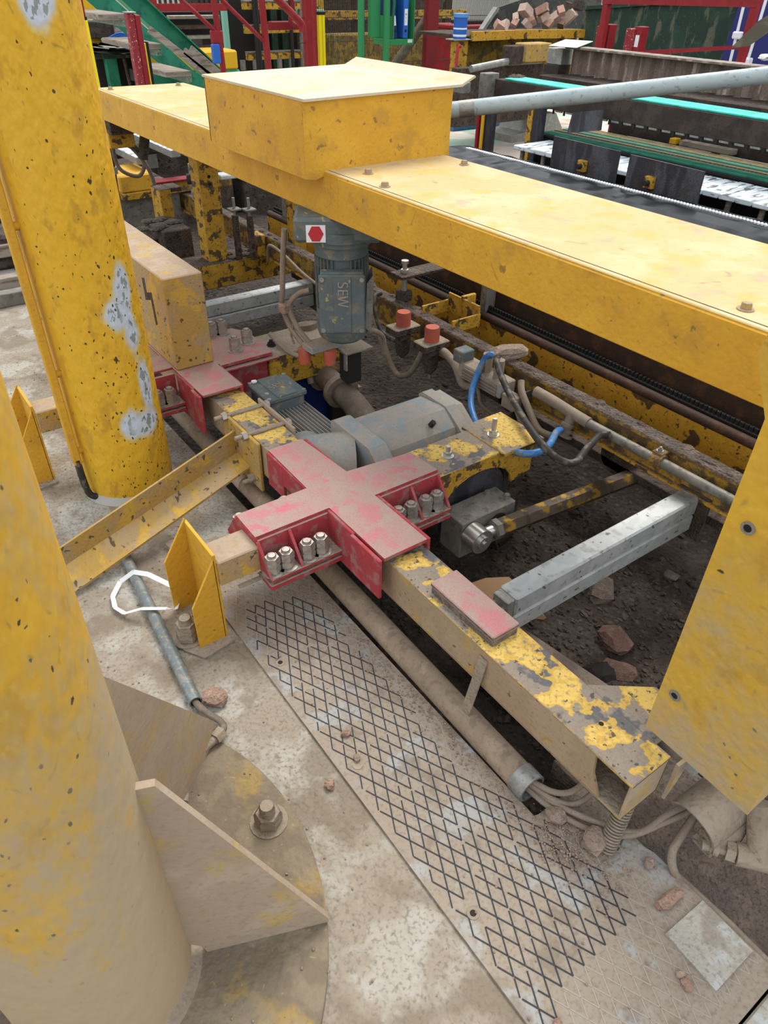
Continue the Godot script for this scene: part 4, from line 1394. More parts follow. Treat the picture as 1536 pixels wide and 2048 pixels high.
# ---------------------------------------------------------------- rails under the cover
func rails() -> void:
	var t := thing("side_rail", V(2.05, 0.21, -3.4), "dust covered yellow channel rail with a grey conduit along its side", "conveyor rail")
	var s := sh(true)
	box(s, V(2.026, 0.354, -6.3), V(2.092, 0.37, 0.2), 0.004)
	fin(s, "top_flange", "rail_dust", t, "soot")
	s = sh()
	box(s, V(2.035, 0.25, -6.3), V(2.045, 0.356, 0.2), 0.002)
	fin(s, "web", "rail_paint", t)
	s = sh(true)
	box(s, V(2.02, 0.236, -6.3), V(2.07, 0.252, 0.2), 0.003)
	fin(s, "bottom_flange", "band_yellow", t, "rail_dust")
	s = sh()
	prism(s, [Vector2(1.78, 0.10), Vector2(2.015, 0.21), Vector2(2.015, 0.32), Vector2(1.96, 0.32)], -1.74, -1.73)
	fin(s, "gusset", "grime", t)
	s = sh()
	for i in 40:
		var z := -4.2 + i * 0.095
		rock(s, V(2.06 + R.randf_range(-0.02, 0.02), 0.37, z), V(R.randf_range(0.01, 0.03), R.randf_range(0.003, 0.012), R.randf_range(0.015, 0.05)), 100 + i, 7)
	var heap := fin(s, "dirt_heap", "soot", t)
	heap.set_meta("kind", "stuff")
	s = sh()
	rod(s, V(1.995, 0.32, -1.42), V(1.995, 0.33, 0.1), 0.0175, 18)
	fin(s, "conduit", "steel_dark", t)
	s = sh()
	tube(s, curve([V(1.985, 0.34, -1.69), V(1.99, 0.335, -1.6), V(1.995, 0.326, -1.52), V(1.995, 0.321, -1.42)], 4), 0.0215, 14)
	rod(s, V(1.993, 0.322, -1.5), V(1.965, 0.235, -1.5), 0.021, 14)
	for y in [0.29, 0.265, 0.24]:
		rod(s, V(1.98, y, -1.5), V(1.976, y - 0.012, -1.5), 0.027, 14)
	fin(s, "pipe_tee", "cable", t)
	s = sh()
	hollow(s, V(1.995, 0.323, -1.13), V(1.995, 0.323, -1.09), 0.027, 0.017, 18)
	box(s, V(1.985, 0.345, -1.135), V(2.04, 0.356, -1.095), 0.003)
	fin(s, "pipe_clip", "rail_dust", t)
	bolt_up(t, V(2.0, 0.356, -1.115), 0.009, [0.008], 0.006, "steel", "bolt")
	# second rail: yellow band
	t = thing("side_rail", V(2.33, 0.2, -3.0), "bright yellow band rail with scraped paint below the cover bridge", "conveyor rail")
	s = sh()
	box(s, V(2.3, 0.21, -4.5), V(2.312, 0.345, 0.2), 0.003)
	fin(s, "web", "band_yellow", t)
	s = sh()
	rod(s, V(2.318, 0.352, -4.5), V(2.318, 0.352, 0.2), 0.021, 18)
	fin(s, "round_lip", "rust", t)
	for z in [-4.2, -2.7, -1.42]:
		s = sh()
		box(s, V(2.313, 0.0, z - 0.04), V(2.37, 0.33, z + 0.04), 0.003)
		fin(s, "stiffener", "rust", t)
	# chain and the rusty round beam
	t = thing("roller_chain", V(2.36, 0.3, -2.4), "black toothed conveyor strand running behind the yellow band rail", "conveyor")
	s = sh()
	for i in 250:
		var z := -4.5 + i * 0.0188
		box(s, V(2.352, 0.372, z), V(2.366, 0.392, z + 0.010), 0.002)
	var ch := fin(s, "link", "black", t)
	ch.set_meta("kind", "stuff")
	s = sh()
	box(s, V(2.345, 0.34, -4.5), V(2.385, 0.374, 0.2), 0.002)
	fin(s, "track", "black", t)
	t = thing("tube_beam", V(2.44, 0.4, -2.4), "rusty brown rounded beam directly beneath the yellow cover bridge", "steel beam")
	s = sh()
	rod(s, V(2.46, 0.47, -4.4), V(2.46, 0.47, 0.2), 0.06, 28)
	fin(s, "round_tube", "rust", t)
	s = sh()
	box(s, V(2.40, 0.37, -4.4), V(2.412, 0.455, 0.2), 0.003)
	fin(s, "skirt", "rust", t)
	for z in [-4.35, -2.42]:
		s = sh()
		box(s, V(2.335, 0.36, z), V(2.395, 0.7, z + 0.045), 0.003)
		fin(s, "support_bar", "steel_dark", t)
	# hold-down bolt and fork brackets between the rails
	t = thing("fork_bracket", V(2.2, 0.33, -2.55), "yellow bent fork brackets and a shiny adjusting bolt between the two rails", "bracket")
	s = sh()
	box(s, V(2.06, 0.37, -2.73), V(2.12, 0.42, -2.67), 0.003)
	fin(s, "block", "grime", t)
	s = sh()
	rod(s, V(2.09, 0.42, -2.70), V(2.09, 0.50, -2.70), 0.014, 12)
	fin(s, "spindle", "steel", t)
	s = sh(true)
	box(s, V(2.04, 0.49, -2.75), V(2.3, 0.506, -2.65), 0.003)
	fin(s, "arm", "grime", t, "soot")
	s = sh()
	rod(s, V(2.09, 0.506, -2.70), V(2.09, 0.522, -2.70), 0.02, 6, true)
	rod(s, V(2.09, 0.52, -2.70), V(2.09, 0.553, -2.70), 0.011, 12)
	rod(s, V(2.09, 0.55, -2.70), V(2.09, 0.564, -2.70), 0.018, 14)
	fin(s, "adjusting_bolt", "bright", t)
	for z in [-2.52, -2.3]:
		s = sh()
		box(s, V(2.06, 0.345, z - 0.005), V(2.23, 0.405, z + 0.005), 0.002)
		fin(s, "finger", "worn_yellow", t)
	s = sh()
	box(s, V(2.22, 0.335, -2.52), V(2.23, 0.44, -2.3), 0.002)
	box(s, V(2.22, 0.335, -2.43), V(2.3, 0.45, -2.41), 0.002)
	fin(s, "back_plate", "worn_yellow", t)
	# filter bowls, valve and hoses
	for p in [[-2.49, "red capped pneumatic filter on the dusty rail, farther of the pair"], [-2.28, "red capped pneumatic filter on the dusty rail, nearer of the pair"]]:
		t = thing("air_filter", V(1.93, 0.2, p[0]), p[1], "air filter", "pneumatic filters")
		s = sh()
		tube(s, [V(1.93, 0.35, p[0]), V(1.93, 0.41, p[0]), V(1.93, 0.416, p[0])], [0.034, 0.034, 0.03], 22)
		fin(s, "cap", "orange", t)
		s = sh(true)
		box(s, V(1.86, 0.318, p[0] - 0.045), V(2.0, 0.352, p[0] + 0.045), 0.004)
		fin(s, "collar", "grime", t, "dust")
		s = sh()
		tube(s, [V(1.93, 0.318, p[0]), V(1.93, 0.25, p[0]), V(1.93, 0.215, p[0]), V(1.93, 0.19, p[0])], [0.036, 0.036, 0.03, 0.01], 20)
		fin(s, "bowl", "grime", t)
		s = sh()
		rod(s, V(1.93, 0.195, p[0]), V(1.93, 0.165, p[0]), 0.008, 8)
		fin(s, "drain_cock", "nut", t)
	t = thing("valve_block", V(1.94, 0.25, -1.95), "dusty grey solenoid valve block on the rail where the blue hose starts", "valve")
	s = sh(true)
	box(s, V(1.9, 0.28, -2.06), V(1.985, 0.345, -1.80), 0.004)
	fin(s, "body", "motor_dust", t, "dust")
	for k in 4:
		s = sh()
		box(s, V(1.893, 0.285 + k * 0.014, -2.03), V(1.902, 0.292 + k * 0.014, -1.82), 0.001)
		fin(s, "rib", "cable", t)
	s = sh()
	box(s, V(1.9, 0.335, -2.10), V(1.97, 0.39, -2.04), 0.004)
	fin(s, "coil", "motor", t)
	for z in [-1.93, -1.86]:
		s = sh()
		rod(s, V(1.94, 0.34, z), V(1.94, 0.42, z), 0.022, 6, true)
		fin(s, "fitting", "cable", t)
	s = sh()
	box(s, V(1.9, 0.255, -1.79), V(1.95, 0.315, -1.72), 0.004)
	fin(s, "plug", "cable", t)
	var hoses := [
		["air_hose", "hose_blue", 0.0135, "blue air hose looping down from the valve block", [V(1.945, 0.42, -1.905), V(1.935, 0.42, -1.918), V(1.92, 0.384, -1.935), V(1.86, 0.308, -1.915), V(1.8, 0.26, -1.856), V(1.74, 0.239, -1.746), V(1.68, 0.256, -1.597), V(1.66, 0.292, -1.462), V(1.68, 0.312, -1.398), V(1.75, 0.316, -1.395), V(1.86, 0.308, -1.456), V(1.94, 0.27, -1.50)]],
		["air_hose", "hose_black", 0.0135, "black hose crossing the blue hose and curling up to the conduit clip", [V(1.94, 0.42, -1.865), V(1.93, 0.415, -1.868), V(1.88, 0.385, -1.776), V(1.82, 0.355, -1.639), V(1.75, 0.345, -1.487), V(1.72, 0.331, -1.382), V(1.74, 0.303, -1.323), V(1.8, 0.281, -1.303), V(1.88, 0.303, -1.322), V(1.95, 0.325, -1.33), V(1.965, 0.34, -1.30)]],
		["air_hose", "cable", 0.009, "thin grey hose sagging below the valve block", [V(1.93, 0.28, -1.99), V(1.94, 0.237, -1.965), V(1.93, 0.19, -1.925), V(1.93, 0.175, -1.83), V(1.93, 0.15, -1.74), V(1.94, 0.16, -1.68)]],
		["air_hose", "cable", 0.0085, "thin grey hose with white tape running down beside the black hose", [V(1.92, 0.28, -1.74), V(1.92, 0.25, -1.71), V(1.92, 0.2, -1.67), V(1.93, 0.17, -1.63)]],
		["air_hose", "cable", 0.014, "thick grey hose elbowing under the pipe tee", [V(1.97, 0.36, -1.76), V(1.95, 0.33, -1.73), V(1.94, 0.28, -1.67), V(1.93, 0.23, -1.6), V(1.94, 0.225, -1.54)]],
		["air_hose", "hose_black", 0.011, "black hose sagging from the rail left of the two red filters", [V(2.0, 0.40, -2.77), V(1.94, 0.40, -2.74), V(1.92, 0.32, -2.69), V(1.91, 0.27, -2.62), V(1.92, 0.26, -2.52)]],
		["air_hose", "cable", 0.014, "grey hose drooping in a loop below the two red filters", [V(1.93, 0.32, -2.72), V(1.92, 0.22, -2.64), V(1.91, 0.11, -2.52), V(1.91, 0.12, -2.44), V(1.92, 0.17, -2.39), V(1.93, 0.29, -2.33)]],
		["air_hose", "cable", 0.018, "thick brown hose bowing from the nearer red filter to the valve block", [V(1.97, 0.30, -2.26), V(1.95, 0.315, -2.2), V(1.94, 0.29, -2.12), V(1.92, 0.24, -2.04), V(1.94, 0.25, -1.98)]],
		["air_hose", "cable", 0.01, "pale grey hose curving down to the right of the hanging motor", [V(1.56, 0.50, -2.25), V(1.62, 0.47, -2.26), V(1.68, 0.41, -2.3), V(1.7, 0.33, -2.33)]],
		["electric_cable", "cable", 0.008, "grey cable arching down the far yellow rail left of the motor", [V(1.99, 0.25, -3.93), V(1.97, 0.36, -3.86), V(1.975, 0.35, -3.7), V(1.98, 0.3, -3.5), V(1.98, 0.28, -3.3), V(1.98, 0.3, -3.1)]]]
	for h in hoses:
		single(h[4][0], func(q): tube(q, curve(h[4], 6), h[2], 12), h[0], h[1], h[3], "hose")
	single(V(2.06, 0.37, -1.93), func(q): rock(q, V(2.06, 0.392, -1.93), V(0.035, 0.03, 0.085), 77, 8, 1.2, 0.75), "half_brick", "stone", "dusty half brick lying on the rail above the valve block", "brick")
	# fitting between the rails
	t = thing("roller_housing", V(2.2, 0.1, -1.5), "grey rounded roller housings showing in the gap between the rails", "housing")
	for z in [-1.95, -1.35, -0.75]:
		s = sh()
		rod(s, V(2.12, 0.16, z), V(2.28, 0.16, z), 0.075, 24)
		fin(s, "drum", "grime", t)
	s = sh()
	box(s, V(2.12, 0.1, -2.2), V(2.28, 0.14, 0.0), 0.003)
	fin(s, "tray", "grime", t)

# ---------------------------------------------------------------- things on the near floor
func floor_things() -> void:
	var t := thing("conduit_pipe", V(0.9, 0, -1.6), "long dusty pipe lying along the plate edge below the long beam", "pipe")
	var s := sh()
	var a := V(0.94, 0.03, -2.95)
	var b := V(0.905, 0.03, -0.575)
	tube(s, [a, a.lerp(b, 0.3), a.lerp(b, 0.6), a.lerp(b, 0.98)], 0.038, 26, false, false)
	fin(s, "tube", "dust_pipe", t)
	s = sh()
	hollow(s, a.lerp(b, 0.98), b, 0.041, 0.034, 26)
	fin(s, "end_band", "steel", t)
	for k in [0.3, 0.42]:
		s = sh()
		hollow(s, a.lerp(b, k), a.lerp(b, k + 0.03), 0.0395, 0.036, 26)
		fin(s, "joint_band", "dust_pale", t)
	t = thing("conduit_pipe", V(0.34, 0, -1.7), "thin galvanised conduit lying on the floor under the white strap", "pipe")
	s = sh()
	hollow(s, V(0.39, 0.019, -2.08), V(0.331, 0.019, -1.312), 0.019, 0.015, 18)
	fin(s, "tube", "conduit", t)
	s = sh()
	tube(s, curve([V(0.334, 0.019, -1.40), V(0.331, 0.019, -1.31), V(0.343, 0.02, -1.255), V(0.358, 0.022, -1.215), V(0.356, 0.026, -1.185), V(0.335, 0.03, -1.172)], 5), 0.0095, 12)
	fin(s, "cable", "soot_pipe", t)
	s = sh()
	rod(s, V(0.345, 0.033, -1.172), V(0.318, 0.035, -1.16), 0.019, 6, true)
	fin(s, "gland", "dust", t)
	s = sh()
	tube(s, curve([V(0.322, 0.034, -1.162), V(0.285, 0.036, -1.15), V(0.245, 0.036, -1.125), V(0.205, 0.034, -1.085), V(0.18, 0.032, -1.04)], 5), 0.0125, 12)
	fin(s, "flexible_hose", "dust", t)
	# white plastic strap loop
	single(V(0.36, 0.02, -1.78), func(q):
		var p := [V(0.46, 0.045, -1.755), V(0.41, 0.047, -1.865), V(0.375, 0.045, -1.905), V(0.328, 0.018, -1.915), V(0.285, 0.014, -1.865), V(0.274, 0.014, -1.81), V(0.29, 0.016, -1.765), V(0.335, 0.044, -1.725), V(0.40, 0.045, -1.68), V(0.425, 0.03, -1.675), V(0.445, 0.028, -1.70)]
		var cv := []
		for k in p.size() - 1:
			for h in 5:
				cv.append(p[k].lerp(p[k + 1], h / 5.0))
		cv.append(p[p.size() - 1])
		for k in cv.size() - 1:
			var d: Vector3 = (cv[k + 1] - cv[k]).normalized()
			var tw := 0.45 + 0.25 * sin(k * 0.14)
			var w: Vector3 = (V(0, 1, 0) * tw + d.cross(V(0, 1, 0)) * (1.3 - tw)).normalized() * 0.008
			var nn: Vector3 = d.cross(w).normalized()
			for o in [0.0004, -0.0004]:
				poly(q, [cv[k] - w + nn * o, cv[k + 1] - w + nn * o, cv[k + 1] + w + nn * o, cv[k] + w + nn * o], nn * signf(o)), "strap", "white", "white plastic strapping band looped over the thin conduit", "strap")
	t = thing("floor_tile", V(0.966, 0.008, -0.106), "loose square of pale worn sheet lying on the corner of the chequered plate", "tile")
	s = sh()
	in_plan()
	prism(s, [Vector2(0.905, -0.172), Vector2(1.031, -0.167), Vector2(1.028, -0.043), Vector2(0.898, -0.044)], 0.0085, 0.0155)
	flat()
	fin(s, "sheet", "slab_pale", t)
	var stones := [[1.061, -1.651, 0.0, 0, ""], [0.383, -1.297, 0.036, 1, "pinkish clay lump at the end of the thin conduit"], [0.553, -2.001, 0.03, 0, "grey stone on the floor beneath the angle brace"], [0.505, -0.889, 0.017, 1, "small red stone on the concrete beside the chequered plate edge"], [0.908, -0.494, 0.028, 0, "angular stone on the plate just below the pipe end"], [0.935, -0.399, 0.036, 0, "upright jagged stone leaning against the ribbed hose in the plate notch"], [0.859, -0.086, 0.014, 1, "small pale pebble beside the loose tile"], [0.865, -0.104, 0.011, 0, "tiny brown pebble above the pale pebble by the loose tile"], [1.0, -0.29, 0.017, 0, "dusty clod on the plate corner near the drooping cable"], [0.602, -0.91, 0.012, 0, "thin leaf-like chip on the plate beside the capped screw hole"], [0.62, -0.99, 0.014, 1, "flat flake on the diamond pattern"], [0.588, -0.188, 0.016, 1, "crumbled clod at the near edge of the chequered plate"]]
	var i := 0
	for r in stones:
		i += 1
		if r[2] <= 0.0:
			continue
		var y := 0.008 if r[0] > 0.546 and r[1] > -1.78 else 0.0
		single(V(r[0], y, r[1]), func(q): rock(q, V(r[0], y + r[2] * 0.5, r[1]), V(r[2], r[2] * 0.65, r[2] * 0.8), 200 + i, 9, i * 1.1, 0.3), "stone", "clay" if r[3] else "stone", r[4], "stone")
	single(V(0.965, 0.008, -0.222), func(q): rock(q, V(0.97, 0.02, -0.212), V(0.036, 0.014, 0.014), 300, 10, -0.05, 0.9), "brick_chip", "clay", "long pink brick chip standing out beside the loose tile", "brick")
	# grit
	var s2 := sh()
	rock(s2, V(0, 0, 0), V(1, 0.8, 0.9), 5, 6)
	var me := ArrayMesh.new()
	s2.a.commit(me)
	me.surface_set_material(0, M["stone"])
	var mm := MultiMesh.new()
	mm.transform_format = MultiMesh.TRANSFORM_3D
	mm.mesh = me
	mm.instance_count = 1500
	for k in 1500:
		var x := R.randf_range(-0.2, 0.86)
		var z := R.randf_range(-4.5, 0.0)
		if k > 500:
			x = clampf(0.9 + R.randfn() * 0.04, 0.6, 1.03)
			z = -0.42 + R.randfn() * 0.06
			if z > -0.41 and x < 0.87 and k % 3 == 0:
				z -= 0.1
		if k > 1000:
			x = clampf(0.865 - absf(R.randfn()) * 0.03, 0.6, 0.87)
			z = R.randf_range(-1.5, -0.4)
		var y := 0.009 if x > 0.55 and z > -1.78 else 0.001
		if Vector2(x + 0.219, z + 0.891).length() < 0.62:
			y = 0.021
		var q := R.randf_range(0.0012, 0.004)
		mm.set_instance_transform(k, Transform3D(Basis(V(0, 1, 0), R.randf() * 6.0).scaled(V(q, q, q)), V(x, y + q * 0.3, z)))
	var mi := MultiMeshInstance3D.new()
	mi.name = "grit"
	mi.multimesh = mm
	add_child(mi)
	tag(mi, "scattered brown grit on the concrete and along the plate edges", "grit")
	mi.set_meta("kind", "stuff")

# ---------------------------------------------------------------- cables and fittings at the lower right
func lower_right() -> void:
	var runs := [
		[[V(0.908, 0.045, -0.60), V(0.93, 0.05, -0.535), V(0.97, 0.055, -0.505), V(1.03, 0.08, -0.50)], "upper grey cable curving from the pipe end up under the long beam", 0.0075],
		[[V(0.905, 0.035, -0.60), V(0.925, 0.035, -0.525), V(0.965, 0.03, -0.485), V(1.03, 0.05, -0.475), V(1.06, 0.07, -0.47)], "middle grey cable bending from the pipe end behind the beam mouth", 0.0075],
		[[V(0.9, 0.022, -0.60), V(0.912, 0.022, -0.51), V(0.95, 0.02, -0.42), V(1.0, 0.04, -0.355), V(1.07, 0.075, -0.32), V(1.13, 0.09, -0.30), V(1.19, 0.10, -0.29)], "lowest grey cable sweeping from the pipe end past the beam corner into the curved shell", 0.0075],
		[[V(0.905, 0.02, -0.60), V(0.93, 0.03, -0.50), V(0.975, 0.035, -0.41), V(1.02, 0.05, -0.345), V(1.08, 0.09, -0.325), V(1.14, 0.10, -0.31), V(1.2, 0.10, -0.30)], "second lowest grey cable running beneath the beam corner", 0.0075],
		[[V(1.17, 0.10, -0.29), V(1.12, 0.08, -0.283), V(1.07, 0.06, -0.276), V(1.043, 0.05, -0.268), V(1.032, 0.02, -0.248), V(1.043, -0.02, -0.22)], "thicker cable dropping from the shell mouth over the plate corner", 0.010]]
	for r in runs:
		single(r[0][0], func(q): tube(q, curve(r[0], 8), r[2], 12), "electric_cable", "cable", r[1], "cable")
	var t := thing("ribbed_hose", V(0.955, 0, -0.372), "short ribbed dusty hose standing in the plate notch under the beam end", "hose")
	var s := sh()
	for k in 22:
		var p := V(1.025, 0.16, -0.398).lerp(V(0.951, 0.0, -0.372), k / 22.0)
		var p2 := V(1.025, 0.16, -0.398).lerp(V(0.951, 0.0, -0.372), (k + 0.6) / 22.0)
		tube(s, [p, p.lerp(p2, 0.5), p2], [0.02, 0.0225, 0.02], 16)
	fin(s, "sleeve", "dust", t)
	# curved shell with cables passing through it
	t = thing("cable_shell", V(1.15, 0.06, -0.26), "dusty curved half pipe shell around the cables beneath the leg plate", "cable guard")
	s = sh()
	var c0 := V(1.09, 0.115, -0.27)
	var ax := (V(1.235, 0.155, -0.255) - c0).normalized()
	var w := ax.cross(V(0, 1, 0)).normalized()
	var u := w.cross(ax)
	var n := 18
	for k in n:
		var a0 := deg_to_rad(-65 + 225.0 * k / n)
		var a1 := deg_to_rad(-65 + 225.0 * (k + 1) / n)
		var pts := []
		for rr in [0.062, 0.056]:
			for aa in [a0, a1]:
				pts.append(c0 + (w * cos(aa) + u * sin(aa)) * rr)
		var d0 := w * cos(a0) + u * sin(a0)
		var d1 := w * cos(a1) + u * sin(a1)
		var l := ax * 0.16
		tri(s, [pts[0], pts[1], pts[1] + l], [d0, d1, d1])
		tri(s, [pts[0], pts[1] + l, pts[0] + l], [d0, d1, d0])
		tri(s, [pts[2], pts[3], pts[3] + l], [-d0, -d1, -d1])
		tri(s, [pts[2], pts[3] + l, pts[2] + l], [-d0, -d1, -d0])
		poly(s, [pts[0], pts[1], pts[3], pts[2]], -ax)
		poly(s, [pts[0] + l, pts[1] + l, pts[3] + l, pts[2] + l], ax)
	fin(s, "half_pipe", "dust", t)
	s = sh()
	X = Transform3D(Basis(ax, u, w), c0)
	box(s, V(0.005, -0.085, 0.005), V(0.15, -0.078, 0.055), 0.001)
	box(s, V(0.005, -0.06, 0.005), V(0.15, -0.053, 0.055), 0.001)
	box(s, V(0.005, -0.08, 0.05), V(0.15, -0.055, 0.055), 0.001)
	box(s, V(0.005, -0.08, 0.003), V(0.15, -0.055, 0.008), 0.001)
	flat()
	fin(s, "box_tube", "dust", t)
	t = thing("trench_channel", V(1.15, -0.2, -0.3), "dark dusty steel channel lining the trench at the lower right", "channel")
	s = sh(true)
	box(s, V(1.04, -0.1, -0.62), V(1.05, -0.02, 0.012), 0.002)
	box(s, V(1.05, -0.075, -0.62), V(1.36, -0.065, 0.012), 0.002)
	fin(s, "tray", "dust_dark", t, "dust_dark")
	s = sh(true)
	box(s, V(1.05, -0.066, -0.62), V(1.085, -0.045, 0.012), 0.003)
	fin(s, "step", "grime", t, "dust_dark")
	single(V(1.05, -0.02, -0.1), func(q): tube(q, [V(1.045, -0.012, -0.24), V(1.049, -0.01, -0.1), V(1.046, -0.01, 0.012)], 0.0105, 10), "electric_cable", "cable", "grey cable lying along the trench edge beside the loose tile", "cable")
	t = thing("pipe_fitting", V(1.15, 0.06, -0.15), "dusty threaded pipe fitting and hose at the right edge below the leg plate", "pipe fitting")
	s = sh()
	rod(s, V(1.09, 0.09, -0.235), V(1.118, 0.095, -0.195), 0.013, 14)
	rod(s, V(1.105, 0.093, -0.215), V(1.11, 0.094, -0.205), 0.019, 14)
	rod(s, V(1.118, 0.095, -0.195), V(1.128, 0.096, -0.178), 0.024, 6, true)
	fin(s, "union", "dust", t)
	s = sh()
	rod(s, V(1.128, 0.096, -0.178), V(1.24, 0.10, -0.04), 0.026, 22)
	rod(s, V(1.16, 0.1, -0.14), V(1.2, 0.2, -0.2), 0.026, 22)
	fin(s, "tee", "dust", t)
	t = thing("pipe_bend", V(1.2, 0.1, -0.22), "dusty bent pipe passing behind the curved shell", "pipe")
	s = sh()
	tube(s, curve([V(1.24, 0.30, -0.30), V(1.225, 0.22, -0.26), V(1.2, 0.14, -0.225), V(1.15, 0.10, -0.21), V(1.1, 0.09, -0.235)], 6), 0.026, 18)
	fin(s, "tube", "dust", t)
	t = thing("hose_coil", V(1.3, 0.2, -0.17), "dark hose ring and bent strap at the right edge under the leg plate", "hose")
	s = sh()
	for k in 3:
		var pts := []
		for j in 25:
			pts.append(V(1.33 + k * 0.02, 0.2 + 0.07 * sin(TAU * j / 24.0), -0.2 + 0.07 * cos(TAU * j / 24.0)))
		tube(s, pts, 0.011, 10)
	fin(s, "ring", "cable", t)
	s = sh()
	tube(s, curve([V(1.14, 0.30, -0.16), V(1.16, 0.24, -0.15), V(1.18, 0.2, -0.14), V(1.23, 0.19, -0.11)], 5), 0.009, 4)
	fin(s, "strap", "dust", t)
	t = thing("bent_plate", V(1.1, 0.2, -0.33), "torn bent sheet strip sticking out behind the beam end", "bracket")
	s = sh()
	prism(s, [Vector2(1.06, 0.29), Vector2(1.11, 0.285), Vector2(1.085, 0.2), Vector2(1.06, 0.16), Vector2(1.065, 0.2)], -0.345, -0.337)
	fin(s, "strip", "dust_or_shade_yellow", t)
	s = sh()
	box(s, V(1.09, 0.255, -0.42), V(1.22, 0.29, -0.31), 0.004)
	fin(s, "bracket", "motor_dust", t)

# ---------------------------------------------------------------- conveyors beyond the cover
func conveyors() -> void:
	var t := thing("belt_conveyor", V(3.2, 0.4, -1.8), "glossy black rubber belt with a white laced seam running behind the cover", "conveyor belt")
	var s := sh()
	var prof := [Vector2(2.8, 0.655), Vector2(2.9, 0.70), Vector2(3.0, 0.733), Vector2(3.1, 0.753), Vector2(3.2, 0.765), Vector2(3.3, 0.77), Vector2(3.4, 0.768), Vector2(3.48, 0.757), Vector2(3.54, 0.735), Vector2(3.56, 0.71)]
	var z0 := -3.85
	for k in 170:
		var za := z0 + k * 0.025
		var zb := za + 0.025
		for i in prof.size() - 1:
			var p: Vector2 = prof[i]
			var q: Vector2 = prof[i + 1]
			var e := Vector2(-(q.y - p.y), q.x - p.x).normalized()
			var f := func(z: float) -> float: return 0.0035 * sin(z * 34.0) * (0.6 + 0.4 * sin(z * 7.0))
			var g := func(z: float) -> float: return 0.0035 * 34.0 * cos(z * 34.0) * (0.6 + 0.4 * sin(z * 7.0))
			var ya: float = f.call(za)
			var yb: float = f.call(zb)
			var na := V(e.x, e.y, -g.call(za)).normalized()
			var nb := V(e.x, e.y, -g.call(zb)).normalized()
			tri(s, [V(p.x, p.y + ya, za), V(q.x, q.y + ya, za), V(q.x, q.y + yb, zb)], [na, na, nb])
			tri(s, [V(p.x, p.y + ya, za), V(q.x, q.y + yb, zb), V(p.x, p.y + yb, zb)], [na, nb, nb])
			tri(s, [V(p.x, p.y - 0.012, za), V(q.x, q.y - 0.012, za), V(q.x, q.y - 0.012, zb)], [V(0, -1, 0), V(0, -1, 0), V(0, -1, 0)])
			tri(s, [V(p.x, p.y - 0.012, za), V(q.x, q.y - 0.012, zb), V(p.x, p.y - 0.012, zb)], [V(0, -1, 0), V(0, -1, 0), V(0, -1, 0)])
	fin(s, "belt", "rubber", t)
	s = sh()
	for k in 230:
		var z := -3.75 + k * 0.018
		var y := 0.774
		box(s, V(3.360, y - 0.008, z), V(3.372, y + 0.001, z + 0.010), 0.001)
		box(s, V(3.375, y - 0.008, z + 0.006), V(3.387, y + 0.001, z + 0.016), 0.001)
	fin(s, "belt_lacing", "white", t).set_meta("kind", "stuff")
	s = sh()
	box(s, V(2.85, 0.55, -3.8), V(3.5, 0.70, 0.3), 0.004)
	fin(s, "frame", "dark", t)
	for z in [-3.6, -2.2, -0.8]:
		s = sh()
		box(s, V(2.9, -0.3, z), V(3.0, 0.56, z + 0.1), 0.004)
		box(s, V(3.38, -0.3, z), V(3.48, 0.56, z + 0.1), 0.004)
		fin(s, "leg", "dark", t)
	for p in [[-3.2, -2.71, 0.902, "dark streaked steel side plate, left of the pair behind the black belt"], [-2.64, -2.18, 0.893, "dark streaked steel side plate, right of the pair behind the black belt"]]:
		t = thing("side_plate", V(3.56, 0.62, (p[0] + p[1]) / 2), p[3], "steel plate", "side plates behind the belt")
		s = sh()
		in_side()
		prism(s, [Vector2(p[0], 0.62), Vector2(p[1], 0.62), Vector2(p[1], p[2] - 0.005), Vector2(p[0], p[2])], 3.555, 3.565)
		flat()
		fin(s, "sheet", "dark_plate", t)
		var zc: float = lerpf(p[0], p[1], 0.52) if p[0] < -3.0 else lerpf(p[0], p[1], 0.36)
		s = sh()
		box(s, V(3.53, 0.755, zc - 0.028), V(3.556, 0.815, zc + 0.028), 0.003)
		fin(s, "lug", "worn_yellow", t)
		s = sh()
		rod(s, V(3.50, 0.785, zc), V(3.532, 0.785, zc), 0.014, 10)
		fin(s, "roller_pin", "dark", t)
	t = thing("slat_table", V(4.08, 0.3, -1.8), "white wooden slat table behind the dark steel side plates", "slat conveyor")
	for k in 42:
		var z := -3.88 + k * 0.1
		s = sh()
		box(s, V(3.915, 0.695, z), V(4.27, 0.722 + R.randf_range(-0.003, 0.003), z + 0.094), 0.004)
		fin(s, "slat", "slat", t)
	for k in 21:
		s = sh()
		rod(s, V(3.97, 0.3, -3.84 + k * 0.2), V(3.97, 0.70, -3.84 + k * 0.2), 0.016, 10)
		fin(s, "stem", "wood", t)
	s = sh()
	box(s, V(3.95, 0.2, -3.9), V(4.25, 0.45, 0.3), 0.004)
	fin(s, "frame", "dark", t)
	t = thing("toothed_belts", V(4.5, 0.6, -1.9), "narrow green belts with yellow toothed edges beside the white slats", "conveyor belt")
	for b in [[4.29, 4.315, 0.742, "black"], [4.33, 4.44, 0.75, "green"], [4.452, 4.475, 0.756, "worn_tan"], [4.50, 4.53, 0.75, "black"], [4.54, 4.60, 0.752, "green"], [4.61, 4.63, 0.756, "worn_tan"], [4.66, 4.76, 0.748, "worn_tan"]]:
		s = sh()
		box(s, V(b[0], b[2] - 0.02, -4.02), V(b[1], b[2], 0.3), 0.003)
		fin(s, "strip", b[3], t)
	s = sh()
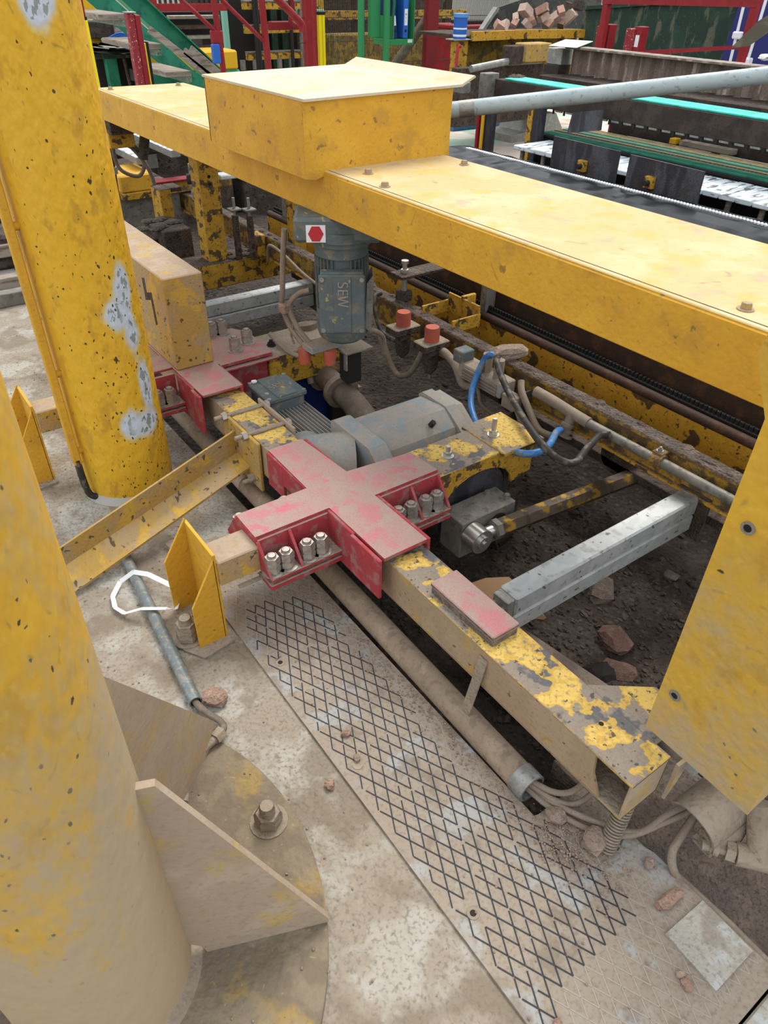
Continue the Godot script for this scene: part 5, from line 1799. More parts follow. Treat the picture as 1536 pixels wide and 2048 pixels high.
	for k in 150:
		for x in [4.452, 4.61]:
			box(s, V(x - 0.012, 0.738, -4.0 + k * 0.028), V(x + 0.002, 0.752, -3.986 + k * 0.028), 0.001)
	fin(s, "tooth", "black", t).set_meta("kind", "stuff")
	s = sh()
	box(s, V(4.29, 0.5, -4.0), V(4.8, 0.72, 0.3), 0.004)
	fin(s, "frame", "dark", t)
	t = thing("turquoise_conveyor", V(4.4, 0.9, -2.0), "turquoise belt on a brown beam with hanging brush clips", "conveyor belt")
	s = sh()
	box(s, V(4.3, 0.905, -4.54), V(4.33, 1.035, 0.3), 0.004)
	fin(s, "side_beam", "brown_beam", t)
	for k in 22:
		s = sh()
		box(s, V(4.31, 1.036, -4.44 + k * 0.215), V(4.5, 1.047, -4.228 + k * 0.215), 0.003)
		fin(s, "belt_panel", "turquoise", t)
	s = sh()
	box(s, V(4.33, 0.92, -4.54), V(4.52, 1.034, 0.3), 0.003)
	fin(s, "bed", "brown_beam", t)
	s = sh()
	for k in 14:
		rock(s, V(4.36 + R.randf() * 0.16, 1.045, -4.52 + R.randf() * 0.12), V(0.025, 0.015, 0.025), 500 + k, 7)
	fin(s, "dirt_heap", "soot", t).set_meta("kind", "stuff")
	for k in 40:
		s = sh()
		prism(s, [Vector2(4.302, 0.905), Vector2(4.322, 0.905), Vector2(4.318, 0.893), Vector2(4.306, 0.893)], -3.9 + k * 0.1, -3.9 + k * 0.1 + 0.06)
		fin(s, "brush_clip", "steel", t)
	for k in 40:
		s = sh()
		rod(s, V(4.312, 0.878, -3.92 + k * 0.1), V(4.312, 0.905, -3.92 + k * 0.1), 0.008, 8)
		fin(s, "hanger", "dark", t)
	t = thing("lower_beam", V(4.85, 0.6, -2.0), "plain brown beam under the turquoise belt", "steel beam")
	s = sh()
	box(s, V(4.8, 0.74, -3.8), V(4.83, 1.03, 0.3), 0.004)
	fin(s, "web", "brown_beam", t)
	s = sh()
	box(s, V(4.74, 0.755, -3.15), V(4.8, 0.79, -2.75), 0.004)
	fin(s, "timber", "wood", t)
	s = sh()
	box(s, V(4.74, 0.755, -3.23), V(4.8, 0.79, -3.18), 0.004)
	fin(s, "timber", "yellow_plain", t)
	t = thing("ribbed_sheeting", V(5.1, 0.9, -2.2), "long rusty brown ribbed steel panel with pale streaks at the far right", "steel panel")
	s = sh(true)
	box(s, V(5.02, 1.205, -4.54), V(5.14, 1.222, 0.3), 0.003)
	fin(s, "top_lip", "ribbed", t, "wood")
	s = sh()
	box(s, V(5.12, 1.02, -4.54), V(5.14, 1.21, 0.3), 0.003)
	fin(s, "sheet", "ribbed", t)
	for k in 36:
		s = sh()
		in_plan()
		var z := -4.52 + k * 0.135
		prism(s, [Vector2(5.12, z), Vector2(5.09, z + 0.025), Vector2(5.09, z + 0.075), Vector2(5.12, z + 0.1)], 1.035, 1.206)
		flat()
		fin(s, "rib", "ribbed", t)
	s = sh(true)
	box(s, V(4.84, 0.92, -4.6), V(5.1, 1.03, 0.3), 0.004)
	fin(s, "bed", "brown_beam", t, "grime")
	s = sh(true)
	box(s, V(5.02, 1.09, -4.72), V(5.16, 1.20, -4.56), 0.005)
	fin(s, "end_box", "steel", t)
	s = sh()
	box(s, V(5.0, 0.95, -4.72), V(5.14, 1.09, -4.56), 0.004)
	fin(s, "end_bracket", "brown_beam", t)
	single(V(5.06, 1.222, -4.5), func(q):
		X = Transform3D(Basis(V(0, 1, 0), 0.25) * Basis(V(0, 0, 1), 0.12), V(5.06, 1.235, -4.52))
		box(q, V(-0.13, 0, -0.12), V(0.13, 0.004, 0.12), 0.001)
		flat(), "loose_sheet", "paper", "crumpled pale sheet lying on the end of the ribbed panel", "sheet")
	for p in [[-4.56, "dark steel post under the end of the turquoise belt", "dark_plate", 0.16], [-4.04, "half yellow, half dark steel post under the turquoise belt", "worn_yellow", 0.05]]:
		t = thing("support_post", V(4.22, 0, p[0]), p[1], "post", "posts under the turquoise belt")
		s = sh()
		box(s, V(4.18, 0.0, p[0]), V(4.26, 0.92, p[0] + 0.05), 0.004)
		fin(s, "shaft", p[2], t)
		s = sh()
		box(s, V(4.18, 0.0, p[0] + 0.055), V(4.26, 0.92, p[0] + (0.13 if p[0] < -4.3 else 0.11)), 0.004)
		fin(s, "shaft", "dark_plate", t)
		s = sh()
		box(s, V(4.12, 0.45, p[0] - 0.03), V(4.2, 0.52, p[0] + 0.02), 0.004)
		fin(s, "foot_block", "grime", t)
	t = thing("warning_strip", V(4.17, 0.4, -4.5), "yellow and red cables clipped to the dark post", "cable")
	for q in [[4.165, "yellow_plain"], [4.155, "bin_red"]]:
		s = sh()
		rod(s, V(q[0], 0.4, -4.50 + (q[0] - 4.16) * 4), V(q[0], 0.9, -4.50 + (q[0] - 4.16) * 4), 0.014, 8)
		fin(s, "strip", q[1], t)
	single(V(4.2, 0.8, -3.5), func(q):
		in_side()
		prism(q, [Vector2(-3.67, 0.8), Vector2(-3.39, 0.855), Vector2(-3.40, 0.972), Vector2(-3.65, 0.925)], 4.2, 4.21)
		flat()
		box(q, V(4.205, 0.915, -3.56), V(4.305, 0.935, -3.50), 0.002), "steel_plate", "dark_plate", "small dark steel plate hanging beneath the turquoise belt", "steel plate")
	t = thing("bar_assembly", V(4.3, 0.9, -4.9), "grey steel frame bar reaching left from the end of the turquoise belt", "frame")
	s = sh()
	box(s, V(4.0, 0.95, -5.3), V(4.08, 1.02, -4.55), 0.004)
	fin(s, "bar", "steel_dark", t)
	s = sh()
	box(s, V(4.22, 0.9, -4.62), V(4.34, 1.07, -4.53), 0.004)
	fin(s, "end_bracket", "steel_dark", t)
	s = sh()
	rod(s, V(4.0, 0.6, -5.0), V(4.0, 0.96, -5.0), 0.03, 10)
	fin(s, "stem", "dark", t)
	t = thing("grey_pipe", V(2.7, 1.1, -2.3), "long smooth grey pipe slanting across from behind the hood", "pipe")
	s = sh()
	var a := V(1.96, 1.128, -2.945)
	var d := V(1.0, 0.159, 0.813)
	rod(s, a, a + d * 2.2, 0.0325, 24)
	fin(s, "tube", "pipe_grey", t)
	s = sh()
	hollow(s, a + d * 0.36, a + d * 0.41, 0.0335, 0.031, 24)
	fin(s, "scuffed_band", "steel", t)
	# on the far floor
	t = thing("blue_bar", V(7.3, 0, -8.0), "blue grey bar with upright lying on the far floor", "bar")
	s = sh()
	box(s, V(6.9, 0.0, -8.1), V(8.2, 0.08, -7.98), 0.005)
	rod(s, V(7.75, 0.0, -8.3), V(7.8, 0.65, -8.3), 0.05, 10)
	fin(s, "bar", "hose_blue", t)
	t = thing("steel_block", V(7.4, 0, -7.2), "dusty grey steel bracket block on the far floor", "steel block")
	s = sh()
	prism(s, [Vector2(7.0, 0.0), Vector2(7.9, 0.0), Vector2(7.9, 0.1), Vector2(7.75, 0.28), Vector2(7.4, 0.28), Vector2(7.25, 0.1), Vector2(7.0, 0.08)], -7.5, -7.0)
	fin(s, "block", "steel", t)

# ---------------------------------------------------------------- machinery under the far end of the cover
func far_left() -> void:
	var t := thing("roller_guard", V(1.7, 0.2, -5.2), "yellow folded guard over a grey cabinet under the far end of the cover", "machine guard")
	var s := sh()
	box(s, V(1.575, 0.425, -5.55), V(1.82, 0.535, -5.2), 0.01)
	fin(s, "hood", "yellow", t)
	s = sh()
	box(s, V(1.58, 0.38, -5.5), V(1.81, 0.425, -5.19), 0.004)
	rod(s, V(1.77, 0.405, -5.19), V(1.77, 0.405, -5.182), 0.018, 14)
	fin(s, "skirt", "worn_yellow", t)
	s = sh()
	box(s, V(1.5, 0.0, -5.6), V(2.0, 0.42, -5.25), 0.004)
	fin(s, "cabinet", "steel_dark", t)
	t = thing("white_rails", V(2.0, 0.4, -6.2), "pale grey conveyor rails and rollers under the far end of the cover", "conveyor rail")
	for p in [[1.55, 0.6], [1.75, 0.62], [2.0, 0.64]]:
		s = sh(true)
		box(s, V(p[0], p[1] - 0.05, -8.6), V(p[0] + 0.07, p[1], -5.3), 0.004)
		fin(s, "rail", "steel", t, "slat")
	for z in [-7.0, -6.4, -5.9]:
		s = sh()
		rod(s, V(1.6, 0.55, z), V(2.4, 0.57, z), 0.05, 16)
		fin(s, "roller", "grime", t)
	s = sh()
	box(s, V(1.82, 0.455, -5.3), V(2.4, 0.47, -5.2), 0.003)
	fin(s, "red_edge", "red_dark", t)
	s = sh()
	box(s, V(1.82, 0.38, -5.3), V(2.4, 0.46, -5.22), 0.003)
	fin(s, "cross_bar", "rail_dust", t)
	t = thing("c_frame", V(2.6, 0.2, -6.0), "cream steel channel rail ending in an upright bracket with bolt holes", "conveyor rail")
	s = sh(true)
	box(s, V(2.3, 0.49, -8.0), V(2.36, 0.56, -5.0), 0.004)
	fin(s, "rail", "wood", t, "slat")
	s = sh()
	box(s, V(1.97, 0.60, -4.95), V(2.06, 0.62, -4.8), 0.003)
	box(s, V(1.97, 0.40, -4.95), V(1.985, 0.61, -4.85), 0.003)
	box(s, V(1.97, 0.39, -4.95), V(2.06, 0.405, -4.8), 0.003)
	fin(s, "bracket", "wood", t)
	for y in [0.56, 0.50, 0.44]:
		s = sh()
		rod(s, V(1.962, y, -4.9), V(1.969, y, -4.9), 0.01, 8)
		fin(s, "bolt_hole", "dark", t)
	t = thing("cogwheel", V(1.85, 0.5, -4.5), "dark toothed gear wheel left of the upright yellow post", "gear")
	s = sh()
	var pts := []
	for k in 40:
		var r := 0.085 if k % 2 == 0 else 0.072
		pts.append(Vector2(cos(TAU * k / 40.0) * r, sin(TAU * k / 40.0) * r))
	X = Transform3D(Basis(V(0, 1, 0), 1.1), V(1.84, 0.62, -4.5))
	prism(s, pts, -0.025, 0.025)
	rod(s, V(0, 0, -0.06), V(0, 0, 0.06), 0.03, 14)
	flat()
	fin(s, "toothed_disc", "dark_plate", t)
	s = sh()
	box(s, V(1.85, 0.2, -4.6), V(1.9, 0.6, -4.5), 0.004)
	fin(s, "bearing_stand", "grime", t)
	t = thing("small_box_post", V(1.7, 0.2, -4.6), "small yellow box bracket with dirty top left of the gear wheel", "bracket")
	s = sh(true)
	box(s, V(1.625, 0.35, -4.75), V(1.70, 0.56, -4.6), 0.004)
	fin(s, "upright", "worn_yellow", t, "soot")
	s = sh(true)
	box(s, V(1.70, 0.535, -4.75), V(1.78, 0.56, -4.62), 0.004)
	fin(s, "shelf", "grime", t, "soot")
	t = thing("dirty_box", V(1.65, 0.1, -4.35), "soot covered square box on the pit frame behind the tall yellow cover", "machine part")
	s = sh(true)
	box(s, V(1.5, 0.1, -4.6), V(1.68, 0.4, -4.3), 0.006)
	fin(s, "case", "grime", t, "soot")
	s = sh(true)
	box(s, V(1.3, 0.1, -4.7), V(1.5, 0.34, -4.4), 0.006)
	fin(s, "case", "dark", t, "soot")
	for k in 9:
		s = sh()
		rock(s, V(1.42 + R.randf() * 0.24, 0.405, -4.58 + R.randf() * 0.25), V(0.045, 0.015, 0.04), 520 + k, 7)
		fin(s, "dirt_clod", "soot", t)
	t = thing("pit_frame", V(1.9, 0.0, -4.2), "dirty yellow cross frame carrying the upright cover post", "steel beam")
	s = sh(true)
	box(s, V(1.2, 0.10, -4.25), V(2.3, 0.25, -4.05), 0.006)
	fin(s, "bar", "worn_yellow", t, "soot")
	for k in 8:
		s = sh()
		rock(s, V(1.82 + R.randf() * 0.2, 0.255, -4.2 + R.randf() * 0.12), V(0.03, 0.012, 0.03), 540 + k, 7)
		fin(s, "dirt_clod", "soot", t)
	t = thing("adjuster_stand", V(1.9, 0.25, -4.1), "sooty screw adjuster stands between the yellow post and the rail", "machine part")
	for p in [[1.93, -4.0], [1.86, -4.05]]:
		s = sh()
		rod(s, V(p[0], 0.25, p[1]), V(p[0], 0.50, p[1]), 0.02, 10)
		fin(s, "barrel", "grime", t)
		s = sh()
		rod(s, V(p[0], 0.50, p[1]), V(p[0], 0.60, p[1]), 0.009, 8)
		fin(s, "screw", "steel", t)
		s = sh()
		box(s, V(p[0] - 0.035, 0.53, p[1] - 0.03), V(p[0] + 0.035, 0.542, p[1] + 0.03), 0.003)
		fin(s, "plate", "steel_dark", t)
	s = sh(true)
	box(s, V(1.84, 0.675, -4.25), V(2.08, 0.70, -4.15), 0.006)
	fin(s, "pale_bar", "slat", t)
	s = sh()
	box(s, V(2.12, 0.25, -3.9), V(2.2, 0.72, -3.82), 0.004)
	fin(s, "yellow_upright", "worn_yellow", t)
	s = sh()
	box(s, V(1.96, 0.25, -4.1), V(2.02, 0.38, -4.0), 0.004)
	fin(s, "foot_block", "worn_yellow", t, "")
	t = thing("brown_pipe", V(1.48, 0.2, -5.0), "brown upright pipe with clipped grey cables next to the near column", "pipe")
	s = sh()
	rod(s, V(1.46, 0.3, -5.0), V(1.485, 0.78, -5.0), 0.03, 16)
	fin(s, "tube", "rust", t)
	s = sh()
	rod(s, V(1.475, 0.60, -5.0), V(1.476, 0.64, -5.0), 0.042, 16)
	fin(s, "clip", "steel", t)
	for q in [[V(1.44, 0.96, -4.74), V(1.46, 0.85, -4.8), V(1.47, 0.72, -4.85), V(1.5, 0.64, -4.85), V(1.6, 0.6, -4.85), V(1.63, 0.68, -4.8), V(1.58, 0.78, -4.75), V(1.5, 0.85, -4.7)], [V(1.45, 0.96, -4.7), V(1.5, 0.85, -4.75), V(1.6, 0.72, -4.75), V(1.65, 0.6, -4.75), V(1.655, 0.45, -4.75), V(1.67, 0.3, -4.75)]]:
		s = sh()
		tube(s, curve(q, 6), 0.012, 10)
		fin(s, "cable", "soot_pipe", t)
	s = sh()
	rod(s, V(1.66, 0.96, -4.7), V(1.60, 0.72, -4.72), 0.03, 12)
	fin(s, "dark_strut", "grime", t)
	s = sh()
	box(s, V(1.4, 0.80, -4.72), V(1.55, 0.955, -4.66), 0.004)
	fin(s, "bracket", "worn_yellow", t)
	s = sh()
	box(s, V(1.4, 0.88, -4.7), V(1.9, 0.953, -4.6), 0.004)
	fin(s, "under_beam", "grime", t)
	t = thing("machine_bed", V(3.0, -0.2, -6.7), "long dark machine bed closing the pit beneath the far end of the cover", "machine")
	for q in [[1.3, 2.2, 0.34], [2.3, 3.0, 0.42], [3.1, 4.2, 0.36]]:
		s = sh(true)
		box(s, V(q[0], -0.25, -6.98), V(q[1], q[2], -6.5), 0.01)
		fin(s, "bed_section", "grime", t, "soot")
	s = sh()
	for k in 7:
		box(s, V(1.4 + k * 0.4, 0.3, -6.5), V(1.5 + k * 0.4, 0.5, -6.42), 0.006)
	fin(s, "bracket", "steel_dark", t)
	# scrap beyond the columns on the left
	t = thing("scrap_pile", V(0.75, 0, -5.4), "scrap timber bars and coiled tube beyond the column at the left edge", "scrap")
	for p in [[0.3, 0.92, -5.0, 0.05, "wood"], [0.3, 0.98, -5.45, 0.12, "wood"], [0.2, 1.05, -6.1, 0.2, "steel"], [0.3, 0.9, -4.78, 0.03, "steel_dark"]]:
		s = sh()
		box(s, V(p[0], p[3] - 0.03, p[2]), V(p[1], p[3] + 0.05, p[2] + 0.08), 0.004)
		fin(s, "bar", p[4], t)
	s = sh()
	box(s, V(0.5, 0.0, -5.7), V(0.95, 0.22, -5.4), 0.02)
	fin(s, "dark_drum", "grime", t)
	s = sh()
	for k in 14:
		var p := V(0.80 + 0.05 * sin(k * 0.11), 0.16 - k * 0.011, -5.0 + k * 0.007)
		rod(s, p, p + V(0.001, -0.006, 0.003), 0.026, 14)
	fin(s, "spring_tube", "steel", t)
	s = sh()
	rock(s, V(0.75, 0.25, -6.2), V(0.3, 0.2, 0.25), 610, 9)
	fin(s, "rubble_heap", "stone", t)

# ---------------------------------------------------------------- the hall behind
func bar3(t: Node3D, a: Vector3, b: Vector3, r: float, m: String, called: String, n := 12) -> void:
	var s := sh()
	rod(s, a, b, r, n)
	fin(s, called, m, t)

func blk(t: Node3D, lo: Vector3, hi: Vector3, m: String, called: String, bev := 0.006, mt := "") -> MeshInstance3D:
	var s := sh(mt != "")
	box(s, lo, hi, bev)
	return fin(s, called, m, t, mt)

func sheet(t: Node3D, pts: Array, z0: float, z1: float, m: String, called: String) -> MeshInstance3D:
	var s := sh()
	prism(s, pts, z0, z1)
	return fin(s, called, m, t)

# brick fragment: a block with one broken, slanted end, lying at a tilt
func brick_bit(s: Shape, at: Vector3, r: float, seed_: int) -> void:
	var g := RandomNumberGenerator.new()
	g.seed = seed_
	X = Transform3D(Basis(V(0, 1, 0), g.randf_range(-1.2, 1.2)) * Basis(V(0, 0, 1), g.randf_range(-0.9, 0.9)) * Basis(V(1, 0, 0), g.randf_range(-0.6, 0.6)), at)
	prism(s, [Vector2(-r, -r * 0.55), Vector2(r * g.randf_range(0.6, 1.0), -r * 0.55), Vector2(r * g.randf_range(0.7, 1.2), -r * 0.1), Vector2(r * g.randf_range(0.4, 1.0), r * 0.55), Vector2(-r, r * 0.5)], -r * 0.65, r * 0.65)
	flat()

func background() -> void:
	# green stair
	var t := thing("green_stair", V(3.6, 0, -9.0), "green steel stair with grating treads climbing left behind the cover", "stairs")
	var sl := (0.708 - 1.392) / (4.009 - 3.214)
	var up := func(x: float) -> float: return 1.392 + (x - 3.214) * sl
	sheet(t, [Vector2(1.9, up.call(1.9)), Vector2(4.82, up.call(4.82)), Vector2(4.55, up.call(4.55) - 0.24), Vector2(1.9, up.call(1.9) - 0.24)], -8.62, -8.60, "green", "stringer")
	sheet(t, [Vector2(1.9, up.call(1.9) + 0.01), Vector2(4.82, up.call(4.82) + 0.01), Vector2(4.8, up.call(4.8) - 0.005), Vector2(1.9, up.call(1.9) - 0.005)], -8.6, -8.53, "green", "stringer_lip")
	sheet(t, [Vector2(1.9, up.call(1.9) - 0.225), Vector2(4.55, up.call(4.55) - 0.225), Vector2(4.53, up.call(4.53) - 0.245), Vector2(1.9, up.call(1.9) - 0.245)], -8.6, -8.53, "mint_green", "stringer_lip")
	sheet(t, [Vector2(1.9, up.call(1.9)), Vector2(4.82, up.call(4.82)), Vector2(4.5, up.call(4.5) - 0.27), Vector2(1.9, up.call(1.9) - 0.27)], -9.62, -9.60, "green", "stringer")
	for k in 6:
		var x := 2.72 + k * 0.3
		var y: float = up.call(x + 0.3) - 0.33
		blk(t, V(x, y, -9.6), V(x + 0.3, y + 0.05, -8.62), "wood", "tread")
		blk(t, V(x + 0.24, y - 0.06, -9.6), V(x + 0.3, y + 0.0, -8.62), "grating", "tread_nosing")
	t = thing("timber_boards", V(3.5, 0.7, -8.45), "grey boards leaning along the green stair stringer", "board", "boards on the stair")
	for q in [[3.17, 1.151, 3.80, 0.70], [3.515, 0.958, 3.87, 0.68], [3.59, 0.975, 3.95, 0.69]]:
		var s := sh()
		X = Transform3D(Basis(V(0, 0, 1), atan2(q[3] - q[1], q[2] - q[0])), V(q[0], q[1], -8.5))
		box(s, V(0, -0.03, -0.02), V(Vector2(q[2] - q[0], q[3] - q[1]).length(), 0.035, 0.02), 0.003)
		flat()
		fin(s, "board", "wood", t)
	# bollards and safety posts
	t = thing("bollard", V(2.5, 0, -7.0), "worn red square post with flaking cream paint in front of the green stair", "post")
	blk(t, V(2.445, 0.0, -7.08), V(2.505, 1.35, -7.0), "red_worn", "shaft")
	blk(t, V(2.508, 0.0, -7.08), V(2.555, 1.34, -7.0), "red_paint", "shaft")
	blk(t, V(2.44, 1.35, -7.09), V(2.52, 1.362, -6.99), "steel", "cap")
	t = thing("hazard_post", V(2.6, 0, -7.1), "thin yellow and black post beside the worn red square post", "post")
	blk(t, V(2.565, 0, -7.1), V(2.585, 1.14, -7.05), "yellow_bright", "strip")
	blk(t, V(2.585, 0, -7.1), V(2.61, 1.15, -7.05), "black", "strip")
	t = thing("safety_post", V(2.4, 0, -8.0), "bright yellow light curtain post with dark red head at the far left", "post")
	blk(t, V(2.365, 0.2, -8.06), V(2.42, 1.26, -8.0), "yellow_bright", "housing")
	blk(t, V(2.36, 1.26, -8.06), V(2.42, 1.29, -8.0), "black", "cap")
	blk(t, V(2.362, 1.29, -8.05), V(2.415, 1.6, -8.01), "red_paint", "head")
	t = thing("safety_post", V(5.06, 0, -8.2), "bright yellow light curtain post with black cap beside the red tube", "post")
	blk(t, V(5.02, 0.2, -8.25), V(5.1, 1.27, -8.2), "yellow_bright", "housing")
	blk(t, V(5.055, 0.2, -8.2), V(5.065, 1.27, -8.196), "yellow_plain", "lens_strip")
	blk(t, V(5.015, 1.27, -8.25), V(5.105, 1.3, -8.195), "black", "cap")
	bar3(t, V(4.975, 0.0, -8.22), V(4.975, 1.7, -8.22), 0.025, "red_paint", "tube")
	# small machine with blue hoses
	t = thing("tool_bench", V(3.1 + 0.24, 0 - 0.04, -9.5 - 0.8), "green bench with grey machine and blue hoses behind the stair", "workbench")
	blk(t, V(2.85 + 0.24, 0.80 - 0.04, -9.9 - 0.8), V(3.75 + 0.24, 0.86 - 0.04, -9.45 - 0.8), "green_dark", "bench_top")
	blk(t, V(3.0 + 0.24, 0.0 - 0.04, -9.6 - 0.8), V(3.14 + 0.24, 0.80 - 0.04, -9.5 - 0.8), "green", "leg")
	blk(t, V(2.8 + 0.24, 0.3 - 0.04, -9.7 - 0.8), V(3.7 + 0.24, 0.78 - 0.04, -9.68 - 0.8), "dark", "back_panel")
	blk(t, V(2.9 + 0.24, 1.0 - 0.04, -9.8 - 0.8), V(3.25 + 0.24, 1.16 - 0.04, -9.6 - 0.8), "grime", "head")
	blk(t, V(2.9 + 0.24, 1.16 - 0.04, -9.8 - 0.8), V(3.25 + 0.24, 1.19 - 0.04, -9.6 - 0.8), "steel", "head_top")
	blk(t, V(3.2 + 0.24, 0.86 - 0.04, -9.7 - 0.8), V(3.28 + 0.24, 1.17 - 0.04, -9.55 - 0.8), "wood", "guard_board")
	for q in [[2.95, 0.95], [3.0, 0.9], [3.08, 0.93], [3.13, 0.88]]:
		var s := sh()
		rock(s, V(q[0] + 0.24, q[1] - 0.04, -9.5 - 0.8), V(0.06 + 0.24, 0.04 - 0.04, 0.05 - 0.8), int(q[0] * 100), 8)
		fin(s, "casting", "steel", t)
	for k in 3:
		var s := sh()
		tube(s, curve([V(3.05 + 0.24, 0.98 + k * 0.01 - 0.04, -9.45 - 0.8), V(3.2 + 0.24, 1.02 + k * 0.02 - 0.04, -9.4 - 0.8), V(3.35 + 0.24, 1.0 - 0.04, -9.42 - 0.8), V(3.42 + k * 0.03 + 0.24, 0.9 - 0.04, -9.45 - 0.8), V(3.4 + k * 0.03 + 0.24, 0.8 - 0.04, -9.45 - 0.8)], 5), 0.012, 8)
		fin(s, "hose", "blue", t)
	blk(t, V(3.3 + 0.24, 0.55 - 0.04, -9.6 - 0.8), V(3.75 + 0.24, 0.68 - 0.04, -9.3 - 0.8), "steel", "side_box")
	bar3(t, V(3.22 + 0.24, 0.45 - 0.04, -9.4 - 0.8), V(3.2 + 0.24, 0.8 - 0.04, -9.42 - 0.8), 0.02, "grime", "cylinder")
	single(V(2.9, 1.1, -10.5), func(q): box(q, V(2.8, 0.9, -10.6), V(3.3, 1.6, -10.5), 0.01), "yellow_cabinet", "yellow_plain", "yellow cabinet panel behind the small machine at the far left", "cabinet")
	t = thing("painted_plinth", V(4.2, 0, -10.0), "low machine plinth painted yellow over green at the foot of the stair", "machine base")
	blk(t, V(3.55, 0.63, -10.3), V(4.77, 0.84, -9.8), "yellow_plain", "upper_band", 0.02)
	blk(t, V(3.55, 0.0, -10.3), V(4.79, 0.63, -9.79), "green", "lower_band", 0.02)
	# red handrails
	t = thing("handrail", V(3.9, 0, -8.0), "red tubular handrail sloping down beside the green stacking machine", "handrail")
	for q in [[V(3.676, 1.7, -8.0), V(3.73, 0.5, -8.0), 0.03], [V(4.205, 1.7, -8.0), V(4.26, 0.5, -8.0), 0.035], [V(3.0, 1.69, -8.0), V(3.69, 1.14, -8.0), 0.02], [V(3.42, 1.7, -8.0), V(4.22, 1.05, -8.0), 0.02]]:
		bar3(t, q[0], q[1], q[2], "red_paint", "tube")
	var s := sh()
	tube(s, curve([V(4.1, 1.66, -8.0), V(4.4, 1.42, -8.0), V(4.62, 1.25, -8.0), V(4.68, 1.19, -8.0), V(4.685, 1.13, -8.0)], 5), 0.038, 14)
	fin(s, "end_tube", "red_paint", t)
	blk(t, V(3.62, 1.05, -8.03), V(3.74, 1.16, -7.97), "red_paint", "clamp")
	single(V(3.65, 0.9, -7.95), func(q): box(q, V(3.6, 0.88, -8.0), V(3.68, 1.05, -7.94), 0.01), "blue_switch", "blue", "small blue switch box hanging on the red handrail", "switch")
	t = thing("red_walkway", V(3.9, 1.0, -10.5), "red railed walkway frame above the dark machinery behind the stair", "railing")
	blk(t, V(3.9, 1.22, -10.5), V(5.0, 1.30, -10.45), "red_paint", "lower_rail")
	blk(t, V(3.95, 1.2, -10.5), V(4.05, 1.8, -10.44), "red_paint", "upright")
	blk(t, V(3.8, 1.2, -10.55), V(3.92, 1.8, -10.45), "bin_red", "upright")
	for k in 14:
		blk(t, V(4.1 + k * 0.07, 1.3, -10.52), V(4.13 + k * 0.07, 1.9, -10.49), "grime", "bar", 0.002)
	blk(t, V(4.2, 0.9, -11.0), V(5.0, 1.2, -10.8), "dark", "machine_body")
	for k in 4:
		blk(t, V(4.25, 0.80 + k * 0.11, -10.7), V(4.95, 0.84 + k * 0.11, -10.6), "steel" if k % 2 else "grime", "tray")
	# stacking machine
	t = thing("stacking_machine", V(5.9, 0, -11.0), "tall dark green and black stacking machine with yellow crossbars", "machine")
	blk(t, V(5.1, 0.0, -12.0), V(6.7, 1.9, -11.6), "dark", "back_frame")
	for x in [5.28, 5.95, 6.12, 6.3]:
		blk(t, V(x, 0.3, -11.45), V(x + 0.1, 1.9, -11.35), "green_dark", "column")
	blk(t, V(5.2, 0.3, -11.1), V(5.26, 1.9, -11.0), "mint", "column")
	for p in [[1.02, "grime"], [0.70, "grime"], [1.3, "dark"]]:
		blk(t, V(5.5, p[0] - 0.09, -11.05), V(6.4, p[0], -10.95), "worn_yellow", "crossbar")
		blk(t, V(5.5, p[0], -11.06), V(6.4, p[0] + 0.015, -10.94), "steel_dark", "crossbar_top")
	for x in [5.62, 5.66, 6.2]:
		bar3(t, V(x, 0.5, -10.9), V(x, 1.35, -10.9), 0.025, "dark", "spindle")
	for x in [6.42, 6.5]:
		bar3(t, V(x, 0.45, -11.0), V(x, 1.5, -11.0), 0.035, "steel_dark", "guide_rod")
	for k in 6:
		bar3(t, V(5.4 + k * 0.2, 0.5, -10.95), V(5.4 + k * 0.2, 0.62, -10.95), 0.04, "steel_dark", "bolt")
	blk(t, V(6.58, 0.3, -11.3), V(6.95, 1.9, -11.2), "worn_yellow", "side_panel")
	blk(t, V(6.45, 1.15, -11.2), V(6.9, 1.2, -11.1), "mint", "bracket")
	# mesh cage
	t = thing("mesh_fence", V(6.9, 0, -9.0), "fine wire mesh machine fence between red posts", "fence")
	s = sh()
	for k in 130:
		var x := 5.3 + k * 0.026
		box(s, V(x, 0.4, -9.002), V(x + 0.005, 1.6, -8.998), 0.0005)
	for y in [0.7, 0.95, 1.2, 1.38]:
		box(s, V(5.2, y, -9.006), V(8.7, y + 0.008, -8.994), 0.001)
	fin(s, "wire", "grime", t).set_meta("kind", "stuff")
	blk(t, V(5.3, 0.0, -9.05), V(5.43, 1.7, -8.95), "red_paint", "post")
	blk(t, V(7.17, 0.0, -9.05), V(7.36, 1.7, -8.95), "red_dark", "post")
	bar3(t, V(6.75, 0.62, -9.15), V(7.6, 1.45, -9.15), 0.06, "wood_dark", "brace")
	single(V(6.5, 0.4, -10.6), func(q): box(q, V(6.75, 0.2, -10.9), V(9.0, 0.92, -10.6), 0.02), "yellow_machine", "hopper_side", "yellow brown machine bulk seen through the wire mesh fence", "machine")
	single(V(6.0, 1.0, -10.4), func(q):
		box(q, V(5.6, 1.0, -10.5), V(6.4, 1.1, -10.4), 0.01)
		tube(q, curve([V(5.75, 1.5, -10.3), V(5.9, 1.3, -10.3), V(5.85, 1.1, -10.3), V(6.1, 1.0, -10.3)], 5), 0.03, 8), "red_machinery", "red_dark", "dark red pipework behind the wire mesh fence", "machine")
	t = thing("dark_machine", V(7.6, 0, -11.4), "dark brown machine frame with yellow beams seen through the upper wire mesh", "machine")
	blk(t, V(6.95, 0.2, -12.4), V(10.4, 2.0, -12.3), "grime", "back_plate")
